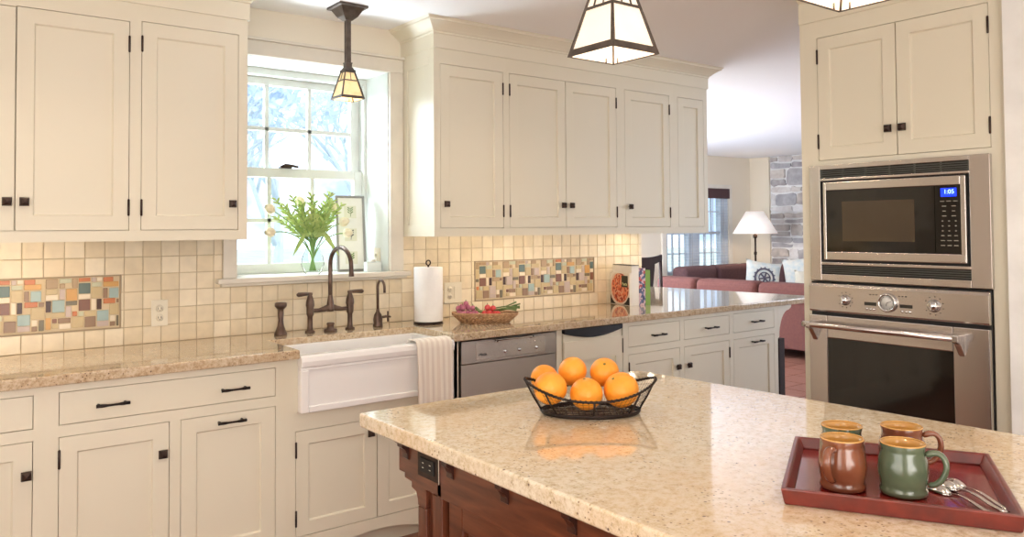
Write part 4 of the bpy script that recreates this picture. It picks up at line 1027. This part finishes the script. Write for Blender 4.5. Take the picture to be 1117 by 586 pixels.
# ------------------------------------------------------------------ orange basket
RV = Vector((M[0][0], M[0][1], 0)).normalized(); ang = math.atan2(RV.y, RV.x)
oc = Vector((1.462, 1.575, .914))
t = thing('wire_basket', 'dark wire basket with flared handles holding oranges', 'basket', oc, ang)
def ring(L_, W_, z, n=48, lift=0): return [(L_ * math.cos(2 * PI * i / n), W_ * math.sin(2 * PI * i / n), z + lift * abs(math.cos(2 * PI * i / n)) ** 3) for i in range(n)]
b = MB(); b.tube(ring(.128, .083, .006), .0045, 6, closed=True); b.tube(ring(.132, .087, .010), .0035, 6, closed=True)
for k in range(-4, 5):
    y_ = k * .016; xm = .128 * math.sqrt(max(0, 1 - (y_ / .075) ** 2)); b.tube([(-xm, y_, .006), (xm, y_, .006)], .0012, 5)
for k in range(-7, 8):
    x_ = k * .0165; ym = .075 * math.sqrt(max(0, 1 - (x_ / .128) ** 2)); b.tube([(x_, -ym, .006), (x_, ym, .006)], .0012, 5)
b.build('base_mesh', WIRE, t)
rim = [(.176 * math.cos(a), .113 * math.sin(a) * (1 - .15 * math.cos(a) ** 2), .052 + .040 * abs(math.cos(a)) ** 2.4) for a in [2 * PI * i / 72 for i in range(72)]]
b = MB(); b.tube(rim, .0032, 6, closed=True)
tw = []
for i in range(72 * 8):
    s_ = i / 8; i0 = int(s_) % 72; f = s_ - int(s_); p = Vector(rim[i0]).lerp(Vector(rim[(i0 + 1) % 72]), f); a = i * .9
    tw.append(p + Vector((0, math.cos(a), math.sin(a))) * .0035)
b.tube(tw, .0016, 4, closed=True); b.build('twisted_rim', WIRE, t)
b = MB()
for i in range(0, 72, 9):
    a = 2 * PI * i / 72; p1 = Vector(rim[i]); p0 = Vector((.130 * math.cos(a), 0.085 * math.sin(a), .008)); b.tube([p0, p0.lerp(p1, .5) + Vector((0, 0, -.004)), p1], .0026, 6)
for i in range(72):
    a = 2 * PI * i / 72; p1 = Vector(rim[i]); p0 = Vector((.130 * math.cos(a), 0.085 * math.sin(a), .008)); b.tube([p0, p1], .0004, 4)
for f in (.2, .4, .6, .8): b.tube([Vector((.130 * math.cos(2 * PI * i / 72), 0.085 * math.sin(2 * PI * i / 72), .008)).lerp(Vector(rim[i]), f) for i in range(72)], .0004, 4, closed=True)
b.build('side_wires', WIRE, t)
OR = [((1.360, 1.619, .986), .044, 'large orange at the front left of the wire basket'), ((1.434, 1.560, .971), .0435, 'large orange in the front middle of the wire basket'),
      ((1.518, 1.515, .978), .047, 'largest orange at the front right of the wire basket'), ((1.467, 1.651, 1.014), .040, 'orange on top of the pile, left of the two upper ones'),
      ((1.532, 1.592, 1.012), .040, 'orange on top of the pile, right of the two upper ones'), ((1.418, 1.712, .990), .040, 'orange half hidden behind the front left one'),
      ((1.455, 1.625, .953), .030, 'small orange buried beneath the others')]
for p, r_, lb in OR[:6]:
    t = thing('orange', lb, 'orange', p, random.uniform(0, 6), 'oranges in the wire basket'); t.rotation_euler = (random.uniform(-.8, .8), random.uniform(-.8, .8), 0)
    b = MB(); b.ball((0, 0, 0), r_, 32, 20, (1, 1, .96)); b.build('fruit', ORANGE, t)
    b = MB(); b.lathe([(.004, r_ * .955), (.003, r_ * .98), (.0001, r_ * .985)], n=8); b.build('stem_scar', mat('stem_scar', (120, 120, 60), .8), t)

# ------------------------------------------------------------------ tray, mugs, spoons
c4 = [Vector((1.238, .860)), Vector((1.582, 1.021)), Vector((1.770, .700)), Vector((1.419, .528))]  # FL, BL, BR, FR at rim
ctr = sum(c4, Vector((0, 0))) / 4
RED = mat('red_lacquer', (138, 40, 34), .22, noise=(8, (118, 30, 28), 1), coat=.5); REDE = mat('red_lacquer_rim', (96, 36, 32), .3, noise=(30, (120, 44, 36), 1), coat=.3)
e1 = (c4[3] - c4[0] + c4[2] - c4[1]); ta = math.atan2(e1.y, e1.x); TL = e1.length / 2; TW = (c4[1] - c4[0] + c4[2] - c4[3]).length / 2
t = thing('serving_tray', 'red lacquer serving tray with mugs and spoons on the island', 'tray', (ctr.x, ctr.y, .914), ta)
def frustum(b, L0, W0, L1, W1, z0, z1): b.hexa([(-L0, -W0, z0), (L0, -W0, z0), (L0, W0, z0), (-L0, W0, z0), (-L1, -W1, z1), (L1, -W1, z1), (L1, W1, z1), (-L1, W1, z1)])
hl, hw = TL / 2, TW / 2
b = MB(); frustum(b, hl - .010, hw - .010, hl - .006, hw - .006, 0, .008); b.build('tray_base', RED, t)
b = MB(); rings = []
for L_, W_, z in ((hl - .006, hw - .006, .0), (hl, hw, .030), (hl - .010, hw - .010, .030), (hl - .020, hw - .020, .009)): rings += [(-L_, -W_, z), (L_, -W_, z), (L_, W_, z), (-L_, W_, z)]
b.add(rings, [(j * 4 + i, j * 4 + (i + 1) % 4, ((j + 1) % 4) * 4 + (i + 1) % 4, ((j + 1) % 4) * 4 + i) for j in range(4) for i in range(4)]); b.build('tray_rim', REDE, t, bevel=.0025)
TZ = .923
GLIN = mat('honey_glaze', (206, 156, 84), .2, coat=.5); GBR = mat('brown_glaze', (132, 78, 52), .22, noise=(14, (112, 62, 42), 1), coat=.6); GGR = mat('green_glaze', (92, 104, 80), .22, noise=(14, (74, 88, 68), 1), coat=.6)
def mug(label, x, y, hd, m, s=1.0):
    t = thing('mug', label, 'mug', (x, y, TZ), hd, 'stoneware mugs on the tray'); t.scale = (s, s, s)
    pr = [(.0001, .0), (.036, 0), (.0405, .003), (.0405, .010), (.0375, .014), (.0405, .025), (.0425, .045), (.0405, .065), (.0365, .076), (.0365, .082), (.0385, .0905), (.0380, .092)]
    b = MB(); b.lathe(pr, n=40, cap=False); b.build('body', m, t)
    pi_ = [(.0001, .008), (.036, .012), (.039, .04), (.038, .060), (.0345, .076), (.0345, .082), (.0365, .0918), (.0380, .092)]
    pi__ = [(.0380, .092), (.0365, .0918), (.0345, .082), (.0345, .076), (.038, .060), (.039, .04), (.036, .012), (.0001, .008)]
    b = MB(); b.lathe(pi_, n=40, cap=False); b.build('inner_glaze', GLIN, t, weld=False)
    b = MB(); b.tube([(.0374 * math.cos(2 * PI * i / 40), .0374 * math.sin(2 * PI * i / 40), .092) for i in range(40)], .0016, 6, closed=True); b.build('lip', GLIN, t)
    b = MB(); pts = [(.036, 0, .074), (.050, 0, .082), (.063, 0, .080), (.071, 0, .066), (.070, 0, .048), (.060, 0, .030), (.048, 0, .022), (.040, 0, .024)]
    b.tube(pts, [.007, .0065, .006, .006, .006, .006, .006, .005], 10); b.v = [(x_, y_ * 1.35, z_) for x_, y_, z_ in b.v]; b.build('handle', m, t, sub=1)
    return t
mug('brown stoneware mug at the front left of the tray', 1.392, .814, R(188), GBR)
mug('green stoneware mug at the front of the tray beside the spoons', 1.447, .728, R(-72), GGR)
mug('dark rimmed mug behind the front brown one', 1.479, .865, R(38), GGR)
mug('brown mug at the back with its handle out to the right', 1.565, .789, R(-52), GBR, 1.0)
SPN = mat('polished_spoon', (214, 212, 208), .14, metal=1)
def spoon(label, bowl, end, z):
    bowl = Vector(bowl); end = Vector(end); d = end - bowl; a = math.atan2(d.y, d.x); L_ = d.length
    t = thing('spoon', label, 'spoon', (bowl.x, bowl.y, z), a, 'teaspoons on the tray')
    b = MB(); vs = []; fs = []; n, m_ = 20, 6
    for j in range(m_ + 1):
        r_ = j / m_
        for i in range(n):
            q = 2 * PI * i / n; vs.append((.029 * r_ * math.cos(q), .0175 * r_ * math.sin(q) * (1 - .12 * math.cos(q)), .0095 * (1 - r_ * r_)))
    for j in range(m_):
        for i in range(n): fs.append((j * n + i, j * n + (i + 1) % n, (j + 1) * n + (i + 1) % n, (j + 1) * n + i))
    b.add(vs, fs, True); o = b.build('bowl', SPN, t); o.modifiers.new('solid', 'SOLIDIFY').thickness = .0012
    b = MB(); pts = []; ws = []
    for i in range(11):
        s_ = i / 10; pts.append((.027 + (L_ - .027) * s_, 0, .002 + .008 * math.sin(PI * min(1, s_ * 1.4)) * (1 - s_) )); ws.append(.0032 + .0045 * s_ ** 2)
    vs = []
    for p, w2 in zip(pts, ws): vs += [(p[0], -w2, p[2]), (p[0], w2, p[2]), (p[0], w2 * .7, p[2] + .0016), (p[0], -w2 * .7, p[2] + .0016)]
    fs = [(k * 4 + i, k * 4 + (i + 1) % 4, (k + 1) * 4 + (i + 1) % 4, (k + 1) * 4 + i) for k in range(10) for i in range(4)] + [(3, 2, 1, 0), (40, 41, 42, 43)]
    b.add(vs, fs, True); b.build('stem', SPN, t)
spoon('silver teaspoon nearest the green mug, its bowl frontmost', (1.512, .694), (1.447, .572), TZ + .001)
spoon('silver teaspoon lying across the middle of the other two', (1.535, .690), (1.462, .563), TZ + .006)
spoon('silver teaspoon farthest right, its bowl behind the others', (1.568, .692), (1.484, .560), TZ + .002)

# ------------------------------------------------------------------ pendants
PBR = mat('brown_bronze', (102, 92, 84), .4, metal=.5, noise=(30, (84, 74, 66), 1))
ART = mat('art_glass', (246, 236, 220), .35, noise=(12, (240, 224, 200), 1), emit=(255, 238, 220), estr=.55)
def pendant(label, x, y, zb_, wb, sc, estr_mat, rod=True, power=6):
    t = thing('pendant_light', label, 'pendant light', (x, y, CZ))
    k = wb / .18; hb = wb / 2; hh = .205 * k; ht = hb * .42; zb_ -= CZ
    FRM = PBR; b = MB(); f = .006 * k
    lv = [(hb, zb_), (hb * .93, zb_ + hh * .08), (hb - (hb - ht) * .66, zb_ + hh * .66), (ht, zb_ + hh)]
    def at(z): s_ = (z - zb_) / hh; return hb - (hb - ht) * s_
    cs = [(-1, -1), (1, -1), (1, 1), (-1, 1)]
    def P3(i, u, v, o_):
        p, q = cs[i], cs[(i + 1) % 4]; z_ = zb_ + hh * v; a_ = at(z_) + o_; n_ = ((p[0] + q[0]) / 2, (p[1] + q[1]) / 2)
        h_ = at(z_) + o_
        return (n_[0] * a_ + (q[0] - p[0]) / 2 * u * h_, n_[1] * a_ + (q[1] - p[1]) / 2 * u * h_, z_)
    def strip(i, u0, u1, v0, v1, o_=.0025):
        b.hexa([P3(i, u0, v0, -.001), P3(i, u1, v0, -.001), P3(i, u1, v0, o_), P3(i, u0, v0, o_), P3(i, u0, v1, -.001), P3(i, u1, v1, -.001), P3(i, u1, v1, o_), P3(i, u0, v1, o_)])
    for i in range(4):
        strip(i, -1, -.90, 0, 1); strip(i, .90, 1, 0, 1); strip(i, -.90, .90, 0, .10); strip(i, -.90, .90, .64, .68); strip(i, -.90, .90, .95, 1)
        for u in ((0,) if k < .8 else (-.33, .33)): strip(i, u - .03, u + .03, .68, .95)
    for cx_, cy_ in cs: b.tube([(cx_ * (hb - .006), cy_ * (hb - .006), zb_ + .001), (cx_ * (ht - .004), cy_ * (ht - .004), zb_ + hh)], .0028, 6)
    b.build('shade_frame', FRM, t)
    b = MB()
    for i in range(4): b.add([P3(i, -.97, .01, -.002), P3(i, .97, .01, -.002), P3(i, .97, .99, -.002), P3(i, -.97, .99, -.002)], [(0, 1, 2, 3)])
    sh = b.build('glass_panels', estr_mat, t, weld=False); s_ = sh.modifiers.new('solid', 'SOLIDIFY'); s_.thickness = .002
    b = MB()
    for u in (.55, .80): b.tube([(hb * u, hb * (1.35 - u) * 1.1, zb_ + .012), (hb * u, hb * (1.35 - u) * 1.1, zb_ - .003)], .0022, 6)
    b.build('retaining_clips', FRM, t)
    zt_ = zb_ + hh; b = MB()
    for (h0, r0, h1, r1) in ((0, ht * 1.2, .012 * k, ht * 1.1), (.012 * k, ht * .95, .03 * k, ht * .7), (.03 * k, ht * .62, .06 * k, ht * .62), (.06 * k, ht * .7, .066 * k, ht * .7)):
        b.hexa([(-r0, -r0, zt_ + h0), (r0, -r0, zt_ + h0), (r0, r0, zt_ + h0), (-r0, r0, zt_ + h0), (-r1, -r1, zt_ + h1), (r1, -r1, zt_ + h1), (r1, r1, zt_ + h1), (-r1, r1, zt_ + h1)])
    b.build('socket_cap', FRM, t)
    b = MB(); rw = .008 if k > .8 else .012; b.box(-rw, rw, -rw, rw, zt_ + .06 * k, -.02); b.build('rod', FRM, t)
    b = MB()
    for (r0, z0_, r1, z1_) in ((.074, -.012, .074, -.001), (.036, -.052, .060, -.012), (.018, -.068, .036, -.052)):
        b.hexa([(-r0, -r0, z0_), (r0, -r0, z0_), (r0, r0, z0_), (-r0, r0, z0_), (-r1, -r1, z1_), (r1, -r1, z1_), (r1, r1, z1_), (-r1, r1, z1_)])
    b.build('ceiling_canopy', FRM, t)
    b = MB(); b.ball((0, 0, zt_ - .03 * k), .016 * k, 12, 8); b.build('bulb', mat('bulb', (255, 235, 210), .4, emit=(255, 225, 180), estr=3), t)
    l = bpy.data.lights.new('pendant_bulb', 'POINT'); l.energy = power; l.color = WARM; l.shadow_soft_size = .03
    o = bpy.data.objects.new('pendant_bulb', l); C.objects.link(o); o.location = (x, y, CZ + zb_ + hh * .5)
ART2 = mat('art_glass_honey', (240, 218, 168), .35, noise=(30, (214, 190, 140), 1), emit=(255, 226, 168), estr=.5)
pendant('small craftsman lantern pendant over the kitchen sink', 1.683, 3.50, 2.035, .118, 1, ART2, power=1)
pendant('large art glass lantern pendant nearer the window wall', 1.598, 1.612, 1.90, .180, 1, ART, power=1.2)
pendant('large art glass lantern pendant cut off by the top edge near the oven', 1.605, .888, 1.90, .180, 1, ART, power=1.2)

# recessed ceiling cans (out of the frame but lighting the room)
CAN = mat('can_lens', (255, 244, 228), .3, emit=(255, 236, 210), estr=8)
for i, (x, y) in enumerate(((.3, 2.55), (2.4, 2.5), (.3, .6), (2.5, .6), (.3, -1.2), (2.4, -1.2))):
    t = thing('recessed_light', 'round recessed ceiling light above the ' + ['left base cabinets', 'dishwasher aisle', 'left of the island', 'oven aisle', 'far left near end of the room', 'near right corner of the room'][i], 'light', (x, y, CZ - .001), 0, 'recessed ceiling lights')
    b = MB(); b.lathe([(.07, 0), (.07, -.004), (.055, -.006), (.055, 0)], n=28); b.build('trim_ring', WHITE, t)
    b = MB(); b.lathe([(.0001, -.003), (.055, -.003), (.055, -.001)], n=24); b.build('lens', CAN, t)
    spot('can_lamp', (x, y, CZ - .02), (x, y, 0), 24, (1, .82, .62), 140, .06)

# ------------------------------------------------------------------ family room
# window
wn = struct(thing('window_2', 'family room double window with slatted blinds', None, (0, 7.68, 0)))
b = MB(); b.box(FX0 - .09, FX0, -.02, 0, FZ0 - .02, FZ1 + .08); b.box(FX1, FX1 + .09, -.02, 0, FZ0 - .02, FZ1 + .08); b.box(FX0, FX1, -.02, 0, FZ1, FZ1 + .08); b.box(FX0 - .11, FX1 + .11, -.05, 0, FZ0 - .05, FZ0); b.build('casing', TRIMC, wn)
mx0, mx1 = 9.12, 9.36
b = MB(); b.box(mx0, mx1, .0, .09, FZ0, FZ1); b.box(FX0, FX0 + .04, 0, .09, FZ0, FZ1); b.box(FX1 - .17, FX1, 0, .09, FZ0, FZ1)
for a, c in ((FX0 + .04, mx0), (mx1, FX1 - .17)):
    b.box(a, c, .02, .08, 1.30, 1.34); b.box(a, c, .02, .08, FZ0, FZ0 + .05); b.box(a, c, .02, .08, FZ1 - .04, FZ1)
    for z_ in (1.02, 1.64): b.box(a, c, .04, .06, z_ - .009, z_ + .009)
    for k in (1, 2): xk = a + (c - a) * k / 3; b.box(xk - .009, xk + .009, .04, .06, FZ0, FZ1)
b.build('window_frame', mat('blue_grey_frame', (196, 206, 218), .5), wn)
b = MB(); b.box(FX0, FX1, .05, .054, FZ0, FZ1); b.build('pane', WGLASS, wn)
t = thing('window_blind', 'white slatted blind with a dark brown valance on the family room window', 'blind', (9.33, 7.655, FZ1 - .01))
b = MB(); b.box(-.70, .70, -.02, .02, -.12, .03); b.build('valance', mat('brown_valance', (70, 42, 44), .6), t)
b = MB()
for k in range(24):
    z_ = -.14 - k * .046; b.box(-.69, .69, -.014, .014, z_ - .0012, z_ + .0012)
b.build('slats', mat('blind_slat', (226, 228, 230), .6), t)
b = MB()
for x_ in (-.6, -.35, -.18, .12, .3, .55): b.box(x_ - .006, x_ + .006, -.016, -.013, -1.24, -.12)
b.build('ladder_tapes', mat('blind_tape', (180, 184, 190), .8), t)

# sectional sofa
def cushion(x0, x1, y0, y1, z0, z1, bev, name, m, par):
    b = MB(); b.box(x0, x1, y0, y1, z0, z1); return b.build(name, m, par, bevel=bev, seg=4)
t = thing('sofa', 'dusty red sofa seen from behind beyond the peninsula', 'sofa', (7.45, 5.4, 0))
for ya, yb in ((-1.52, -.93), (-.92, -.06), (-.05, .80), (.81, 1.42)):
    cushion(0, .26, ya, yb, .56, .80, .07, 'back_cushion', SOFA, t)
cushion(.02, .24, -1.52, 1.40, .10, .60, .02, 'back_frame', SOFA, t)
cushion(.2, .98, -1.52, 1.40, .10, .30, .02, 'seat_frame', SOFA, t)
for ya, yb in ((-1.35, -.45), (-.44, .46), (.47, 1.37)): cushion(.24, .98, ya, yb, .30, .46, .05, 'seat_cushion', SOFA, t)
cushion(.0, .98, -1.72, -1.53, .10, .64, .06, 'arm', SOFA, t)
b = MB()
for x_, y_ in ((.06, -1.6), (.9, -1.6), (.06, 1.3), (.9, 1.3), (.06, -.2)): b.box(x_ - .035, x_ + .035, y_ - .035, y_ + .035, 0, .10)
b.build('feet', DARKW, t)
t = thing('sectional_sofa', 'plum coloured corner sofa along the family room windows', 'sofa', (8.9, 7.2, 0))
for a, c in ((-.43, .28), (.29, 1.0)): cushion(a, c, .0, .26, .52, .86, .07, 'back_cushion', SOFA2, t)
cushion(-.43, 1.30, .02, .28, .10, .60, .02, 'back_frame', SOFA2, t); cushion(-.43, 1.0, -.62, .02, .10, .44, .04, 'seat_cushion', SOFA2, t)
cushion(1.01, 1.28, -.60, .26, .50, .86, .07, 'corner_cushion', SOFA2, t); cushion(1.02, 1.28, -1.9, -.62, .50, .84, .07, 'back_cushion', SOFA2, t); cushion(1.04, 1.30, -1.9, .02, .10, .56, .02, 'back_frame', SOFA2, t); cushion(.4, 1.04, -1.9, -.62, .10, .44, .04, 'seat_cushion', SOFA2, t)
# pillows
PIL = mat('pale_pillow', (210, 204, 190), .9, noise=(14, (180, 188, 188), 1)); MED = mat('medallion', (84, 78, 90), .9)
def pillow(label, loc, s, rot_, m, med=False):
    t = thing('throw_pillow', label, 'pillow', loc); t.rotation_euler = rot_
    b = MB(); n = 12; vs = []
    for sd in (-1, 1):
        for j in range(n + 1):
            for i in range(n + 1):
                u, v = i / n * 2 - 1, j / n * 2 - 1; k = (1 - u ** 4) * (1 - v ** 4); pin = 1 - .10 * (1 - abs(u) ** 3) * (abs(v) ** 4) ; pin2 = 1 - .10 * (1 - abs(v) ** 3) * (abs(u) ** 4)
                vs.append((u * s / 2 * pin2, sd * .075 * k ** .6, v * s / 2 * pin))
    N_ = (n + 1) ** 2; fs = []
    for j in range(n):
        for i in range(n):
            a = j * (n + 1) + i; fs += [(a, a + 1, a + n + 2, a + n + 1), (N_ + a, N_ + a + n + 1, N_ + a + n + 2, N_ + a + 1)]
    b.add(vs, fs, True); b.build('pillow_cover', m, t)
    if med:
        b = MB()
        b.tube([(.075 * math.cos(a), -.079, .075 * math.sin(a)) for a in [2 * PI * i / 24 for i in range(24)]], .008, 6, closed=True)
        b.tube([(.125 * math.cos(a), -.072, .125 * math.sin(a)) for a in [2 * PI * i / 24 for i in range(24)]], .014, 6, closed=True)
        for k in range(6): a = k * PI / 3 + .3; b.tube([(0, -.083, 0), (.07 * math.cos(a), -.080, .07 * math.sin(a))], .010, 6)
        for k in range(16): a = k * PI / 8; b.tube([(.13 * math.cos(a), -.072, .13 * math.sin(a)), (.15 * math.cos(a), -.066, .15 * math.sin(a))], .010, 6)
        b.build('wheel_medallion', MED, t)
pillow('pale throw pillow with a dark wheel medallion leaning on the sofa', (9.25, 6.52, .70), .50, (R(-12), R(9), R(-38)), PIL, True)
pillow('pale grey throw pillow behind the medallion pillow', (9.60, 6.16, .76), .46, (R(-10), R(-6), R(-55)), PIL)
pillow('cream throw pillow at the right near the tower edge', (9.2, 5.80, .66), .36, (R(-10), R(4), R(-50)), mat('cream_pillow', (206, 196, 176), .9))
# lamp
t = thing('floor_lamp', 'lamp with a white cone shade before the stone wall', 'lamp', (9.77, 7.0, 0))
b = MB(); b.lathe([(.16, 0), (.16, .02), (.04, .035), (.016, .05)], n=24); b.build('base', BRONZE, t)
b = MB(); b.lathe([(.014, .04), (.014, 1.0), (.022, 1.01), (.022, 1.04), (.014, 1.05), (.014, 1.24), (.03, 1.25), (.03, 1.29), (.01, 1.30), (.008, 1.6)], n=14); b.build('pole', BRONZE, t)
b = MB(); b.lathe([(.315, 1.31), (.125, 1.63)], n=36); b.f = b.f[:36]; b.mi = b.mi[:36]; b.sm = b.sm[:36]; sh = b.build('lamp_shade', mat('linen_shade', (244, 236, 228), .8, emit=(255, 236, 222), estr=.25), t); sh.modifiers.new('solid', 'SOLIDIFY').thickness = .004
l = bpy.data.lights.new('lamp_bulb', 'POINT'); l.energy = 9; l.color = (1, .72, .45); l.shadow_soft_size = .05
o = bpy.data.objects.new('lamp_bulb', l); C.objects.link(o); o.location = (9.77, 7.0, 1.40)
# bar stool behind the peninsula
t = thing('bar_stool', 'dark wooden bar stool with a high curved back behind the cookbooks', 'stool', (5.37, 5.02, 0))
b = MB()
n = 10; vs = []
for i in range(n + 1):
    u = i / n * 2 - 1; x_ = u * .235; yy = .03 * u * u; zt_ = 1.135 + .02 * u * u
    vs += [(x_, yy - .012, zt_ - .085 + .035 * abs(u)), (x_, yy + .012, zt_ - .085 + .035 * abs(u)), (x_, yy + .012, zt_), (x_, yy - .012, zt_)]
b.add(vs, [(k * 4 + i, k * 4 + (i + 1) % 4, (k + 1) * 4 + (i + 1) % 4, (k + 1) * 4 + i) for k in range(n) for i in range(4)] + [(3, 2, 1, 0), (n * 4, n * 4 + 1, n * 4 + 2, n * 4 + 3)]); b.build('top_rail', DARKW, t)
b = MB(); b.prism([(-.07, .66), (.07, .66), (.075, .85), (.105, 1.07), (-.105, 1.07), (-.075, .85)], 1, -.01, .012); b.build('splat', DARKW, t)
for s_ in (-1, 1):
    b = MB(); b.tube([(s_ * .20, -.02, 0), (s_ * .20, -.02, .62), (s_ * .205, .01, .85), (s_ * .222, .03, 1.12)], .016, 8); b.build('leg', DARKW, t)
    b = MB(); b.tube([(s_ * .19, -.40, 0), (s_ * .18, -.38, .62)], .017, 8); b.build('leg', DARKW, t)
b = MB(); b.box(-.22, .22, -.42, .02, .62, .66); b.build('seat', DARKW, t, bevel=.01)
b = MB(); b.box(-.19, .19, -.40, -.37, .2, .23); b.box(-.2, .2, -.035, -.01, .25, .28); b.build('stretcher', DARKW, t)

# ------------------------------------------------------------------ trees outside the sink window
BARK = mat('pale_bark', (226, 232, 242), .9); PLEAF = mat('pale_leaves', (206, 220, 240), .8, noise=(3, (232, 240, 250), 1))  # bark and leaves both coloured a very pale bluish white
def tree(label, x, y, h, seed):
    rt_ = random.Random(seed); t = thing('tree', label, 'tree', (x, y, -.6), 0, 'trees outside the window'); b = MB(); lf = MB()
    def br(p, d, L_, r_, lv):
        q = p + d * L_; b.tube([p, p.lerp(q, .5) + Vector((rt_.uniform(-.05, .05), rt_.uniform(-.05, .05), 0)) * L_, q], [r_, r_ * .8, r_ * .6], 5)
        if lv == 0:
            for _ in range(16):
                c_ = q + Vector((rt_.gauss(0, .25), rt_.gauss(0, .25), rt_.gauss(0, .22))); a = Vector((rt_.uniform(-1, 1), rt_.uniform(-1, 1), rt_.uniform(-1, 1))).normalized(); e = a.orthogonal().normalized(); f_ = a.cross(e); s_ = rt_.uniform(.05, .10)
                lf.add([c_ - e * s_, c_ - f_ * s_ * .5, c_ + e * s_, c_ + f_ * s_ * .5], [(0, 1, 2, 3)])
            return
        for _ in range(3 + (lv > 2)):
            nd = (d + Vector((rt_.uniform(-.8, .8), rt_.uniform(-.8, .8), rt_.uniform(-.2, .5)))).normalized(); br(p.lerp(q, rt_.uniform(.5, 1)), nd, L_ * .68, r_ * .55, lv - 1)
    br(Vector((0, 0, 0)), Vector((0, 0, 1)), h * .36, h * .016, 4)
    b.build('trunk', BARK, t, weld=False); lf.build('foliage', PLEAF, t, weld=False)
tree('pale tree outside, nearest the left panes', 3.0, 12, 7, 1)
tree('pale tree outside behind the vase', 7.2, 19, 9, 2)
tree('pale tree outside seen toward the right panes', 13, 26, 11, 3)
